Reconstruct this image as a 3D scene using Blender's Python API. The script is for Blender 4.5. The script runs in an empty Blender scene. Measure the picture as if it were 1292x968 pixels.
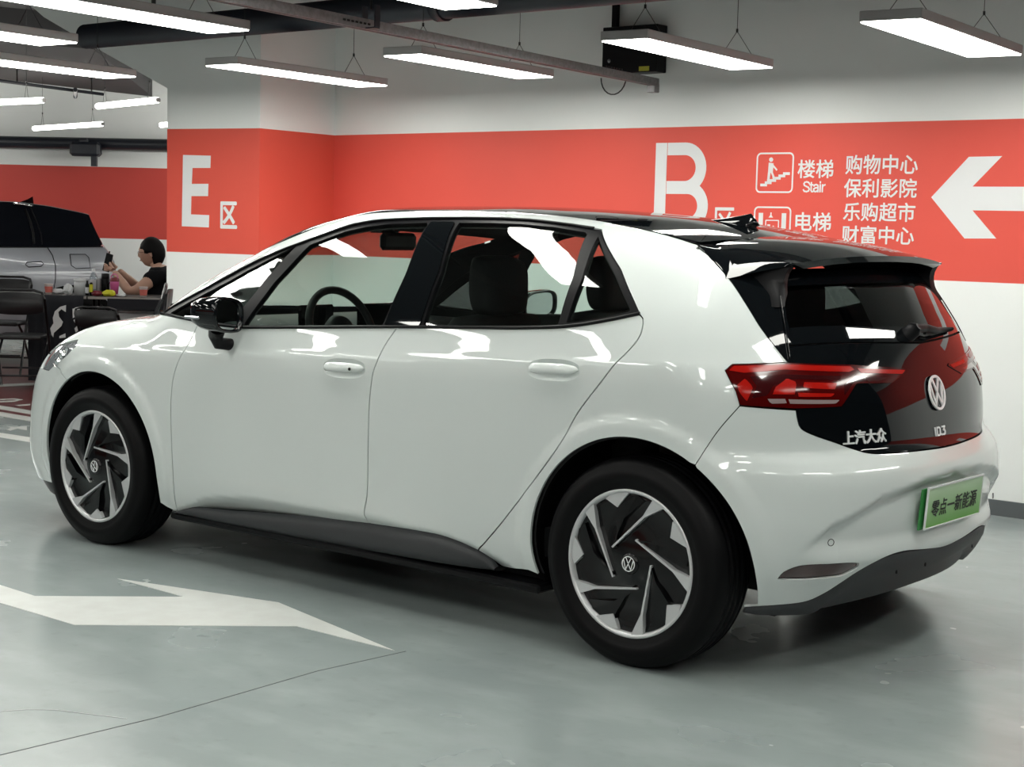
import bpy, math, random
import numpy as np
from mathutils import Vector, Matrix
from mathutils.geometry import delaunay_2d_cdt
random.seed(4)
SC = bpy.context.scene
COL = SC.collection
# ------------------------------------------------------------ camera
CAM = [2011.473, 2.8331, -5.0369, 1.3887, .6768, .0963, .0252]   # focal px (1292 wide), x, y, z, yaw, pitch, roll
def cambasis():
    f, cx, cy, cz, yaw, pit, rol = CAM
    fw = np.array([-np.sin(yaw)*np.cos(pit), np.cos(yaw)*np.cos(pit), -np.sin(pit)])
    r0 = np.array([np.cos(yaw), np.sin(yaw), 0]); u0 = np.cross(r0, fw)
    return f, np.array([cx, cy, cz]), r0*np.cos(rol)+u0*np.sin(rol), -r0*np.sin(rol)+u0*np.cos(rol), fw
CF, CC, CR, CU, CW = cambasis()
cd = bpy.data.cameras.new('camera'); cam = bpy.data.objects.new('camera', cd); COL.objects.link(cam)
cd.sensor_width = 36; cd.lens = CF*36/1292; cd.clip_start = .05; cd.clip_end = 200
cam.matrix_world = Matrix(((CR[0], CU[0], -CW[0], CC[0]), (CR[1], CU[1], -CW[1], CC[1]), (CR[2], CU[2], -CW[2], CC[2]), (0, 0, 0, 1)))
SC.camera = cam
# ------------------------------------------------------------ world, exposure, lamp strength
wd = bpy.data.worlds.new('world'); SC.world = wd; wd.use_nodes = True
wd.node_tree.nodes['Background'].inputs[0].default_value = (.80, .90, 1.0, 1)
wd.node_tree.nodes['Background'].inputs[1].default_value = .03
vs = SC.view_settings
vs.view_transform = 'Standard'; vs.look = 'None'; vs.gamma = 1; vs.use_curve_mapping = False
vs.exposure = .85
LAMP = 11.0
# ------------------------------------------------------------ materials
def mat(name, col, rough=.5, metal=0, coat=0, coat_rough=.03, spec=.5, emit=None, estr=0, noise=None, bump=None, trans=0, alpha=None):
    m = bpy.data.materials.new(name); m.use_nodes = True; nt = m.node_tree; b = nt.nodes['Principled BSDF']
    c = tuple(col)+(1,)
    b.inputs['Base Color'].default_value = c; b.inputs['Roughness'].default_value = rough; b.inputs['Metallic'].default_value = metal
    b.inputs['Coat Weight'].default_value = coat; b.inputs['Coat Roughness'].default_value = coat_rough; b.inputs['Specular IOR Level'].default_value = spec
    if trans: b.inputs['Transmission Weight'].default_value = trans
    if emit: b.inputs['Emission Color'].default_value = tuple(emit)+(1,); b.inputs['Emission Strength'].default_value = estr
    tc = nt.nodes.new('ShaderNodeTexCoord')
    if noise:                                   # (scale, amount, colour 2)
        sc, am, c2 = noise
        n = nt.nodes.new('ShaderNodeTexNoise'); n.inputs['Scale'].default_value = sc; n.inputs['Detail'].default_value = 5
        r = nt.nodes.new('ShaderNodeMapRange'); r.inputs[1].default_value = .35; r.inputs[2].default_value = .65; r.inputs[4].default_value = am
        mx = nt.nodes.new('ShaderNodeMix'); mx.data_type = 'RGBA'; mx.inputs['A'].default_value = c; mx.inputs['B'].default_value = tuple(c2)+(1,)
        nt.links.new(tc.outputs['Object'], n.inputs['Vector']); nt.links.new(n.outputs[0], r.inputs[0]); nt.links.new(r.outputs[0], mx.inputs['Factor'])
        nt.links.new(mx.outputs['Result'], b.inputs['Base Color'])
    if bump:
        n = nt.nodes.new('ShaderNodeTexNoise'); n.inputs['Scale'].default_value = bump[0]; n.inputs['Detail'].default_value = 4
        bp = nt.nodes.new('ShaderNodeBump'); bp.inputs['Strength'].default_value = bump[1]; bp.inputs['Distance'].default_value = .002
        nt.links.new(tc.outputs['Object'], n.inputs['Vector']); nt.links.new(n.outputs[0], bp.inputs['Height']); nt.links.new(bp.outputs[0], b.inputs['Normal'])
    return m
def glassmat(name, tint, f0=.045, rough=0.0):
    m = bpy.data.materials.new(name); m.use_nodes = True; nt = m.node_tree; nt.nodes.clear()
    o = nt.nodes.new('ShaderNodeOutputMaterial'); mx = nt.nodes.new('ShaderNodeMixShader'); t = nt.nodes.new('ShaderNodeBsdfTransparent')
    g = nt.nodes.new('ShaderNodeBsdfGlossy'); g.inputs['Roughness'].default_value = rough; t.inputs[0].default_value = tuple(tint)+(1,)
    lw = nt.nodes.new('ShaderNodeLayerWeight'); lw.inputs['Blend'].default_value = .5
    pw = nt.nodes.new('ShaderNodeMath'); pw.operation = 'POWER'; pw.inputs[1].default_value = 5
    ma = nt.nodes.new('ShaderNodeMath'); ma.operation = 'MULTIPLY_ADD'; ma.inputs[1].default_value = .92; ma.inputs[2].default_value = f0*1.7
    nt.links.new(lw.outputs['Facing'], pw.inputs[0]); nt.links.new(pw.outputs[0], ma.inputs[0])
    nt.links.new(ma.outputs[0], mx.inputs[0]); nt.links.new(t.outputs[0], mx.inputs[1]); nt.links.new(g.outputs[0], mx.inputs[2]); nt.links.new(mx.outputs[0], o.inputs[0])
    return m
M = dict(
 white=mat('white_car_paint', (.61, .655, .645), .5, coat=1, coat_rough=.015, spec=.25),
 black=mat('gloss_black_paint', (.003, .004, .005), .03, spec=.5),
 trim=mat('satin_black_trim', (.005, .005, .006), .40, spec=.15),
 sill=mat('grey_black_plastic', (.035, .037, .040), .5, spec=.35, bump=(220, .25)),
 dark=mat('dark_inner_frame', (.006, .006, .007), .8),
 liner=mat('wheel_liner_felt', (.004, .004, .004), .9, spec=.1, bump=(60, .5)),
 tyre=mat('tyre_rubber', (.0025, .0025, .003), .5, spec=.12, bump=(150, .2)),
 rimblack=mat('rim_gloss_black', (.0015, .0015, .002), .16, spec=.3, coat=.25),
 rimsilver=mat('rim_machined_face', (.58, .59, .60), .32, metal=.4),
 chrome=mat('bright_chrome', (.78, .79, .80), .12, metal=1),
 silver=mat('silver_paint_letter', (.85, .86, .87), .25, metal=.2),
 glass=glassmat('clear_side_glass', (.74, .83, .79)),
 glassdark=glassmat('tinted_rear_glass', (.08, .09, .09)),
 windscreen=glassmat('windscreen_glass', (.66, .75, .71)),
 redlens=mat('red_lamp_lens', (.060, .0015, .0015), .10, coat=.15, spec=.35),
 redbright=mat('bright_red_lamp_segment', (.34, .006, .003), .16, spec=.3),
 reddark=mat('dark_red_lamp_segment', (.035, .002, .003), .08, coat=1),
 lampclear=mat('clear_lamp_segment', (.26, .20, .20), .15, coat=.4),
 lens=mat('headlamp_lens', (.30, .32, .34), .05, metal=.4, coat=1),
 reflector=mat('dark_red_reflector', (.030, .002, .002), .15, coat=1),
 seat=mat('black_seat_fabric', (.007, .007, .008), .75, bump=(90, .3)),
 dash=mat('dark_dashboard', (.012, .013, .014), .6),
 headliner=mat('dark_headliner', (.010, .010, .011), .85),
 mirror=mat('mirror_glass', (.86, .88, .89), .01, metal=1),
 tyrewall=None)
# ------------------------------------------------------------ object helpers
def link(name, me, parent=None, m=None):
    o = bpy.data.objects.new(name, me); COL.objects.link(o)
    if parent is not None: o.parent = parent
    if m is not None and me is not None:
        if isinstance(m, (list, tuple)):
            for k in m: me.materials.append(k)
        else: me.materials.append(m)
    return o
def tag(o, label=None, cat=None, group=None, kind=None):
    if label: o['label'] = label
    if cat: o['category'] = cat
    if group: o['group'] = group
    if kind: o['kind'] = kind
    return o
def thing(name, label, cat, loc=(0, 0, 0), rz=0, group=None):
    o = link(name, None); o.location = loc; o.rotation_euler = (0, 0, rz)
    return tag(o, label, cat, group)
class MB:
    def __init__(s): s.v = []; s.f = []; s.mi = []; s.sm = []
    def add(s, vs, fs, mi=0, smooth=False, M4=None):
        b = len(s.v)
        for p in vs:
            p = Vector(p); s.v.append(tuple(M4 @ p) if M4 is not None else tuple(p))
        for f in fs: s.f.append([b+i for i in f]); s.mi.append(mi); s.sm.append(smooth)
        return s
    def box(s, c, d, mi=0, M4=None, bev=0, rz=0):
        x, y, z = [k/2 for k in d]
        R_ = Matrix.Rotation(rz, 3, 'Z')
        if bev <= 0:
            vs = [R_ @ Vector((i*x, j*y, k*z)) + Vector(c) for i in(-1, 1) for j in(-1, 1) for k in(-1, 1)]
            s.add(vs, [(0, 1, 3, 2), (4, 6, 7, 5), (0, 4, 5, 1), (2, 3, 7, 6), (0, 2, 6, 4), (1, 5, 7, 3)], mi, False, M4)
        else:
            b = min(bev, x*.98, y*.98, z*.98); vs = []
            for i in(-1, 1):
                for j in(-1, 1):
                    for k in(-1, 1):
                        vs += [(i*(x-b), j*(y-b), k*z), (i*(x-b), j*y, k*(z-b)), (i*x, j*(y-b), k*(z-b))]
            vs = [R_ @ Vector(p) + Vector(c) for p in vs]
            def I(i, j, k, t): return ((i > 0)*4+(j > 0)*2+(k > 0))*3+t
            fs = []
            for k in(-1, 1):
                q = [I(-1, -1, k, 0), I(1, -1, k, 0), I(1, 1, k, 0), I(-1, 1, k, 0)]; fs.append(q if k > 0 else q[::-1])
            for j in(-1, 1):
                q = [I(-1, j, -1, 1), I(-1, j, 1, 1), I(1, j, 1, 1), I(1, j, -1, 1)]; fs.append(q if j > 0 else q[::-1])
            for i in(-1, 1):
                q = [I(i, -1, -1, 2), I(i, 1, -1, 2), I(i, 1, 1, 2), I(i, -1, 1, 2)]; fs.append(q if i > 0 else q[::-1])
            for j in(-1, 1):
                for k in(-1, 1): fs.append([I(-1, j, k, 0), I(1, j, k, 0), I(1, j, k, 1), I(-1, j, k, 1)])
            for i in(-1, 1):
                for k in(-1, 1): fs.append([I(i, -1, k, 0), I(i, 1, k, 0), I(i, 1, k, 2), I(i, -1, k, 2)])
                for j in(-1, 1): fs.append([I(i, j, -1, 1), I(i, j, 1, 1), I(i, j, 1, 2), I(i, j, -1, 2)])
            for i in(-1, 1):
                for j in(-1, 1):
                    for k in(-1, 1): fs.append([I(i, j, k, 0), I(i, j, k, 1), I(i, j, k, 2)])
            s.add(vs, fs, mi, False, M4)
        return s
    def tube(s, pts, r, n=8, mi=0, closed=False, cap=True):
        pts = [Vector(p) for p in pts]; m = len(pts); rs = r if isinstance(r, (list, tuple)) else [r]*m
        vs = []; up = None
        for i, p in enumerate(pts):
            t = (pts[(i+1) % m]-pts[i-1]) if closed else (pts[min(i+1, m-1)]-pts[max(i-1, 0)])
            t.normalize()
            if up is None:
                up = Vector((0, 0, 1)) if abs(t.z) < .9 else Vector((1, 0, 0))
            a = t.cross(up)
            if a.length < 1e-5: a = t.cross(Vector((0, 1, 0)))
            a.normalize(); up = a.cross(t).normalized()
            for k in range(n):
                q = 2*math.pi*k/n; vs.append(p+(a*math.cos(q)+up*math.sin(q))*rs[i])
        fs = []
        for i in range(m if closed else m-1):
            j = (i+1) % m
            for k in range(n): fs.append((i*n+k, i*n+(k+1) % n, j*n+(k+1) % n, j*n+k))
        s.add(vs, fs, mi, True)
        if cap and not closed:
            b = len(s.v)-m*n
            s.f.append([b+k for k in range(n)]); s.mi.append(mi); s.sm.append(False)
            s.f.append([b+(m-1)*n+k for k in range(n)][::-1]); s.mi.append(mi); s.sm.append(False)
        return s
    def lathe(s, prof, n=48, mi=0, M4=None, smooth=True, mis=None):
        """profile of (radius, height) turned about local Z"""
        vs = [(r*math.cos(2*math.pi*k/n), r*math.sin(2*math.pi*k/n), h) for r, h in prof for k in range(n)]
        b = len(s.v)
        for p in vs: s.v.append(tuple(M4 @ Vector(p)) if M4 is not None else p)
        for i in range(len(prof)-1):
            for k in range(n):
                s.f.append([b+i*n+k, b+i*n+(k+1) % n, b+(i+1)*n+(k+1) % n, b+(i+1)*n+k]); s.mi.append(mis[i] if mis else mi); s.sm.append(smooth)
        return s
    def prism(s, poly, h0, h1, mi=0, M4=None, smooth=False):
        """closed 2-D outline extruded along local Z"""
        n = len(poly); c2 = [Vector((p[0], p[1])) for p in poly]
        out = delaunay_2d_cdt(c2, [], [list(range(n))], 1, 1e-7); V, Fc = out[0], out[2]
        ar = sum(poly[i-1][0]*poly[i][1]-poly[i][0]*poly[i-1][1] for i in range(n))
        vs = [(v.x, v.y, h1) for v in V]+[(v.x, v.y, h0) for v in V]; k = len(V); fs = []
        for f in Fc: fs.append(list(f)); fs.append([i+k for i in f][::-1])
        s.add(vs, fs, mi, False, M4)
        vs = [(p[0], p[1], h0) for p in poly]+[(p[0], p[1], h1) for p in poly]
        fs = [(i, (i+1) % n, n+(i+1) % n, n+i) if ar > 0 else (i, n+i, n+(i+1) % n, (i+1) % n) for i in range(n)]
        s.add(vs, fs, mi, smooth, M4)
        return s
    def mesh(s, name):
        me = bpy.data.meshes.new(name); me.from_pydata(s.v, [], s.f)
        me.polygons.foreach_set('material_index', s.mi); me.polygons.foreach_set('use_smooth', s.sm); me.update()
        return me
    def build(s, name, m, parent=None, weld=False):
        me = s.mesh(name)
        if weld:
            import bmesh
            bm = bmesh.new(); bm.from_mesh(me); bmesh.ops.remove_doubles(bm, verts=bm.verts, dist=1e-5); bmesh.ops.recalc_face_normals(bm, faces=bm.faces); bm.to_mesh(me); bm.free()
        return link(name, me, parent, m)
def frame(o, x, y):
    """4x4 with origin o, local X along x, local Y near y"""
    x = Vector(x).normalized(); z = x.cross(Vector(y)).normalized(); y = z.cross(x)
    return Matrix(((x.x, y.x, z.x, o[0]), (x.y, y.y, z.y, o[1]), (x.z, y.z, z.z, o[2]), (0, 0, 0, 1)))
def thicken(me, d):
    """heavier strokes: shifted copies of flat lettering"""
    n = len(me.vertices); co = np.zeros(n*3); me.vertices.foreach_get('co', co); co = co.reshape(-1, 3); fs = [tuple(q.vertices) for q in me.polygons]; V = []; Fs = []
    for i, (dx, dy) in enumerate(((0, 0), (d, 0), (-d, 0), (0, d), (0, -d), (d*.7, d*.7), (-d*.7, -d*.7), (d*.7, -d*.7), (-d*.7, d*.7))):
        V += (co+np.array((dx, dy, i*.00012))).tolist(); Fs += [tuple(k+i*n for k in f) for f in fs]
    m2 = bpy.data.meshes.new('lettering'); m2.from_pydata(V, [], Fs); m2.update(); bpy.data.meshes.remove(me); return m2
def copy_tree(o, parent=None):
    c = o.copy(); COL.objects.link(c); c.parent = parent
    for ch in list(o.children): copy_tree(ch, c)
    return c
def text_mesh(body, size, depth=.0, bold=0, align='LEFT', spacing=1):
    """lettering as a mesh lying in the local XY plane"""
    c = bpy.data.curves.new('lettering', 'FONT'); c.body = body; c.size = size; c.extrude = depth; c.offset = bold; c.align_x = align; c.space_character = spacing; c.resolution_u = 4
    o = bpy.data.objects.new('lettering', c); COL.objects.link(o); bpy.context.view_layer.update()
    me = bpy.data.meshes.new_from_object(o.evaluated_get(bpy.context.evaluated_depsgraph_get()))
    bpy.data.objects.remove(o); bpy.data.curves.remove(c)
    return me
STROKES = {'S': (.62, [[(.56, .84), (.48, .95), (.30, 1), (.12, .95), (.05, .80), (.10, .64), (.30, .53), (.50, .42), (.58, .26), (.52, .08), (.32, 0), (.10, .05), (.02, .18)]]),
 't': (.34, [[(.14, .92), (.14, .14), (.20, .02), (.32, .01)], [(.0, .70), (.30, .70)]]), 'a': (.58, [[(.06, .58), (.14, .69), (.28, .72), (.42, .66), (.46, .52), (.46, .0)], [(.46, .42), (.20, .38), (.05, .28), (.06, .08), (.20, .0), (.36, .05), (.46, .2)]]),
 'i': (.22, [[(.08, .0), (.08, .70)], [(.08, .90), (.08, 1.0)]]), 'r': (.34, [[(.08, 0), (.08, .70)], [(.08, .45), (.16, .64), (.32, .70)]]),
 'I': (.46, [[(.12, 0), (.12, 1)]]), 'D': (.86, [[(.06, 0), (.06, 1), (.40, 1), (.62, .92), (.70, .70), (.70, .30), (.62, .08), (.40, 0), (.06, 0)]]), '.': (.30, [[(.10, 0), (.12, .06)]]), '3': (.7, [[(.02, 1), (.56, 1), (.30, .58), (.50, .54), (.60, .36), (.54, .10), (.34, 0), (.02, .02)]])}
def stroke_text(body, w, h, depth, wd_):
    x = 0; S_ = []
    for c in body:
        a, st = STROKES[c]; S_ += [[(x+q[0], q[1]) for q in s] for s in st]; x += a
    x -= .08; sx = w/x; V = []; Fs = []; k = 0
    for s in S_:
        for a, b in zip(s[:-1], s[1:]):
            a = np.array((a[0]*sx, a[1]*h)); b = np.array((b[0]*sx, b[1]*h)); d = b-a; L_ = np.linalg.norm(d)+1e-9; d /= L_; n = np.array((-d[1], d[0]))*wd_/2; a = a-d*wd_*.4; b = b+d*wd_*.4; i = len(V); zz = depth+k*.00008; k = (k+1) % 5
            V += [(*(a-n), zz), (*(b-n), zz), (*(b+n), zz), (*(a+n), zz)]; Fs.append((i, i+1, i+2, i+3))
    me = bpy.data.meshes.new('lettering'); me.from_pydata(V, [], Fs); me.update(); return me
def fit_text(body, w, h, depth=.0006, bold=0):
    if all(c in STROKES for c in body): return stroke_text(body, w, h, depth, .0085 if body[0] == 'S' else .0056)
    me = text_mesh(body, 1, 0, 0); co = np.zeros(len(me.vertices)*3); me.vertices.foreach_get('co', co); co = co.reshape(-1, 3)
    mn, mxx = co.min(0), co.max(0); co[:, 0] = (co[:, 0]-mn[0])/(mxx[0]-mn[0])*w; co[:, 1] = (co[:, 1]-mn[1])/(mxx[1]-mn[1])*h; co[:, 2] = depth
    me.vertices.foreach_set('co', co.ravel()); me.update(); return thicken(me, bold) if bold else me
# ------------------------------------------------------------ body surface of the car (implicit, metres; rear axle at x=0, front towards -x)
def pchip(xs,ys):
    xs=np.array(xs,float);ys=np.array(ys,float);h=np.diff(xs);d=np.diff(ys)/h
    m=np.zeros_like(ys);
    for i in range(1,len(xs)-1):
        if d[i-1]*d[i]>0:
            w1=2*h[i]+h[i-1];w2=h[i]+2*h[i-1];m[i]=(w1+w2)/(w1/d[i-1]+w2/d[i])
    m[0]=d[0];m[-1]=d[-1]
    def f(x):
        x=np.asarray(x,float);xc=np.clip(x,xs[0],xs[-1]);i=np.clip(np.searchsorted(xs,xc)-1,0,len(h)-1)
        t=(xc-xs[i])/h[i];hh=h[i]
        r=(2*t**3-3*t**2+1)*ys[i]+(t**3-2*t**2+t)*hh*m[i]+(-2*t**3+3*t**2)*ys[i+1]+(t**3-t**2)*hh*m[i+1]
        return r+np.where(x<xs[0],(x-xs[0])*m[0],0)+np.where(x>xs[-1],(x-xs[-1])*m[-1],0)
    return f
def sst(a,b,x):
    t=np.clip((x-a)/(b-a),0,1); return t*t*(3-2*t)
def smax(a,b,k): return np.maximum(a,b)+np.maximum(k-np.abs(a-b),0)**2/(4*k)
def smin(a,b,k): return -smax(-a,-b,k)
P_side=pchip([.15,.22,.28,.35,.5,.7,.85,.915,.945,.98,1.03,1.1,1.2,1.3,1.436,1.5,1.6],
             [.812,.840,.862,.878,.890,.897,.898,.893,.884,.874,.860,.837,.797,.744,.648,.595,.50])
ZS=pchip([-2.3,-2.2,-2.1,-1.9,-1.6,-1.18,-.85,-.62,-.5,-.4],[.20,.24,.285,.315,.33,.332,.322,.285,.24,.20])
DW_lo=pchip([-3.7,-3.5,-3.3,-3.1,-2.9,-2.6,-2.2,-1.2,-.2,.0,.2,.4,.6,.7],
            [.24,.11,.06,.03,.012,.0,.0,.0,.0,.004,.02,.055,.11,.15])
DW_up=pchip([-3.2,-2.8,-2.4,-2.0,-1.6,-1.2,-.5,-.2,.0,.2,.4,.6],
            [.35,.21,.105,.045,.010,.0,.0,.006,.025,.060,.125,.20])
def W(x,z):
    sl=np.clip(x,-2.6,.1)+1.04
    zz=z-.052*sl*sst(.45,.8,z)*(1-sst(1.12,1.35,z))
    w=P_side(zz)
    u=sst(.98,1.25,z)
    w=w-DW_lo(x)*(1-u)-DW_up(x)*u
    zs=ZS(x); d=np.maximum(zs+.004-z,0); w=w-.85*d*d/(d+.014)
    for cx in(0,-2.77):
        r=np.hypot(x-cx,z-.34); w=w+.010*(1-sst(.440,.485,r))
    return w
XR=pchip([.15,.236,.30,.349,.42,.52,.60,.655,.69,.73,.80,.88,.98,1.045,1.133,1.25,1.33,1.45],
         [.55,.60,.635,.662,.69,.703,.700,.690,.668,.634,.622,.606,.572,.542,.475,.372,.295,.17])
BOW=pchip([.2,.5,.7,.9,1.05,1.3],[.17,.185,.19,.17,.21,.16])
def R(y,z):
    r=XR(z)-BOW(z)*np.abs(y/.8)**2.3
    return r
ZC=pchip([-3.4,-2.95,-2.63,-2.31,-2.0,-1.75,-1.43,-1.0,-.7,-.42,-.15,.04,.23,.43,.6],
         [.66,.955,1.145,1.282,1.39,1.440,1.478,1.480,1.472,1.455,1.424,1.39,1.345,1.295,1.25])
HC=pchip([-3.75,-3.62,-3.5,-3.36,-3.2,-3.05,-2.9,-2.7,-2.4,-2.0],[.58,.72,.815,.882,.933,.965,.985,1.000,1.01,1.01])
def T(x,y):
    g=1-sst(-2.1,-1.2,x)
    q=(y/.62)**2
    ws=ZC(x-.20*g*q)-.034*q
    hd=HC(x-.10*q)-.028*(y/.75)**2
    return smax(ws,hd,.04)
FRX=pchip([.12,.2,.3,.45,.6,.75,.9,1.0],[3.64,3.70,3.715,3.69,3.645,3.57,3.44,3.26])
def Fr(y,z): return FRX(z)-.17*np.abs(y/.8)**2.6
def F(p):
    x,y,z=p[...,0],np.abs(p[...,1]),p[...,2]
    a=y-W(x,z);b=x-R(y,z);c=z-T(x,y);d=-x-Fr(y,z)
    kr=.24-.08*sst(.95,1.2,z)
    f=smax(a,b,kr); f=smax(f,d,.28)
    kc=.09+.05*(1-sst(-2.9,-2.4,x))
    return smax(f,c,kc)
def N(p):
    h=1e-3;g=np.stack([F(p+np.array(e)*h)-F(p-np.array(e)*h) for e in((1,0,0),(0,1,0),(0,0,1))],-1)
    return g/np.linalg.norm(g,axis=-1,keepdims=True)
def trace(o,d,tmax,n=80):
    """first F=0 crossing of rays o+t d by sphere tracing; returns points, hit mask"""
    o=np.atleast_2d(o).astype(float);d=np.broadcast_to(d,o.shape);t=np.zeros(len(o));act=np.arange(len(o))
    bt=np.zeros(len(o));bv=np.full(len(o),1e9)
    for _ in range(n):
        v=F(o[act]+d[act]*t[act,None]);m=v<bv[act];bv[act[m]]=v[m];bt[act[m]]=t[act[m]]
        t[act]+=np.where(v>2e-5,np.maximum(v*.62,2e-5),v*.9)
        act=act[(np.abs(v)>2e-5)&(t[act]<tmax)]
        if not len(act):break
    hit=bv<8e-4; t=np.where(hit,t,bt)
    return o+d*np.clip(t,0,tmax)[:,None],hit
# guide domain (u,z)
XC,YC,RG=.10,.45,1.0; XF=-2.95
U1=XC+RG*np.pi/2; U0=XF-RG*np.pi/2
def guide(u):
    """u -> origin xy (left side, y<0), inward dir"""
    u=np.asarray(u,float);o=np.zeros(u.shape+(2,));d=np.zeros(u.shape+(2,))
    s=u<=XC;f=u<XF
    m=s&~f;o[m,0]=u[m];o[m,1]=-(YC+RG);d[m,1]=1
    a=(u-XC)/RG;m=(~s)&(u<=U1);o[m,0]=XC+RG*np.sin(a[m]);o[m,1]=-YC-RG*np.cos(a[m]);d[m,0]=-np.sin(a[m]);d[m,1]=np.cos(a[m])
    m=u>U1;o[m,0]=XC+RG;o[m,1]=-YC+(u[m]-U1);d[m,0]=-1
    # beyond the right rear corner
    U2=U1+2*YC
    m=u>U2;a=(u-U2)/RG;a=np.clip(a,0,np.pi/2);o[m,0]=XC+RG*np.cos(a[m]);o[m,1]=YC+RG*np.sin(a[m]);d[m,0]=-np.cos(a[m]);d[m,1]=-np.sin(a[m])
    m=u>U2+RG*np.pi/2;o[m,0]=XC-(u[m]-U2-RG*np.pi/2);o[m,1]=YC+RG;d[m,0]=0;d[m,1]=-1
    a=(XF-u)/RG;m=f&(u>=U0);o[m,0]=XF-RG*np.sin(a[m]);o[m,1]=-YC-RG*np.cos(a[m]);d[m,0]=np.sin(a[m]);d[m,1]=np.cos(a[m])
    m=u<U0;o[m,0]=XF-RG;o[m,1]=-YC+(U0-u[m]);d[m,0]=1;d[m,1]=0
    return o,d
def p2u(p):
    x,y=p[...,0],p[...,1]
    u=np.array(x,float).copy()
    m=(x>XC);a=np.arctan2(np.maximum(x-XC,1e-9),np.maximum(-y-YC,0));
    u=np.where(m&(y<-YC),XC+RG*a,u);u=np.where(m&(y>=-YC)&(y<=YC),U1+(y+YC),u)
    a2=np.arctan2(np.maximum(y-YC,0),np.maximum(x-XC,1e-9));u=np.where(m&(y>YC),U1+2*YC+RG*a2,u)
    m=(x<XF);a=np.arctan2(np.maximum(XF-x,1e-9),np.maximum(-y-YC,0));u=np.where(m&(y<-YC),XF-RG*a,u);u=np.where(m&(y>=-YC),U0-(y+YC),u)
    return u
def onguide(uz):
    uz=np.asarray(uz,float);o,d=guide(uz[:,0])
    o=np.c_[o,uz[:,1]];d=np.c_[d,np.zeros(len(d))]
    return trace(o,d,1.6)[0]
def onside(xz):
    xz=np.asarray(xz,float);o=np.stack([xz[:,0],np.full(len(xz),-1.1),xz[:,1]],1);return trace(o,np.array([0,1.,0]),1.1)[0]
def ontop(xy):
    xy=np.asarray(xy,float);o=np.stack([xy[:,0],xy[:,1],np.full(len(xy),1.7)],1);return trace(o,np.array([0,0,-1.]),1.4)[0]
def ray(px):
    px=np.atleast_2d(np.asarray(px,float));d=CW+np.outer((px[:,0]-646)/CF,CR)-np.outer((px[:,1]-484)/CF,CU)
    return np.broadcast_to(CC,d.shape)+d*3.2,d/1.0
def hit(px):
    o,d=ray(px);return trace(o,d,6.5,500)
def proj(P):
    d=np.atleast_2d(P)-CC;return np.stack([646+CF*(d@CR)/(d@CW),484-CF*(d@CU)/(d@CW)],1)
# ------------------------------------------------------------ garage: floor, walls, ceiling, lamps
def at(px, py, axis, val):
    d = ray([(px, py)])[1][0]; i = 'xyz'.index(axis); return CC+d*(val-CC[i])/d[i]
def floormat():
    m = bpy.data.materials.new('grey_epoxy_floor'); m.use_nodes = True; nt = m.node_tree; b = nt.nodes['Principled BSDF']; L_ = nt.links.new
    tc = nt.nodes.new('ShaderNodeTexCoord')
    def noise(sc, det=5, st=(1, 1, 1)):
        mp = nt.nodes.new('ShaderNodeMapping'); mp.inputs['Scale'].default_value = st; n = nt.nodes.new('ShaderNodeTexNoise'); n.inputs['Scale'].default_value = sc; n.inputs['Detail'].default_value = det
        L_(tc.outputs['Object'], mp.inputs[0]); L_(mp.outputs[0], n.inputs['Vector']); return n.outputs[0]
    def rng(i, a, b_, c, d): r = nt.nodes.new('ShaderNodeMapRange'); [r.inputs[k+1].__setattr__('default_value', v) for k, v in enumerate((a, b_, c, d))]; L_(i, r.inputs[0]); return r.outputs[0]
    def mix(f, A, B):
        x = nt.nodes.new('ShaderNodeMix'); x.data_type = 'RGBA'; L_(f, x.inputs['Factor'])
        for s, v in(('A', A), ('B', B)):
            if isinstance(v, tuple): x.inputs[s].default_value = v+(1,)
            else: L_(v, x.inputs[s])
        return x.outputs['Result']
    c1 = mix(rng(noise(.9, 6), .35, .7, 0, 1), (.225, .262, .262), (.272, .312, .310))
    c2 = mix(rng(noise(3.2, 10, (1, 1.8, 1)), .46, 1.0, 0, .6), c1, (.38, .42, .415))
    c3 = mix(rng(noise(14, 8), .60, 1.0, 0, .6), c2, (.16, .185, .185))
    L_(c3, b.inputs['Base Color']); L_(rng(noise(2.0, 4), .3, .75, .17, .31), b.inputs['Roughness']); b.inputs['Specular IOR Level'].default_value = .62
    bp = nt.nodes.new('ShaderNodeBump'); bp.inputs['Strength'].default_value = .05; bp.inputs['Distance'].default_value = .004; L_(noise(30, 5), bp.inputs['Height']); L_(bp.outputs[0], b.inputs['Normal'])
    return m
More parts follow.
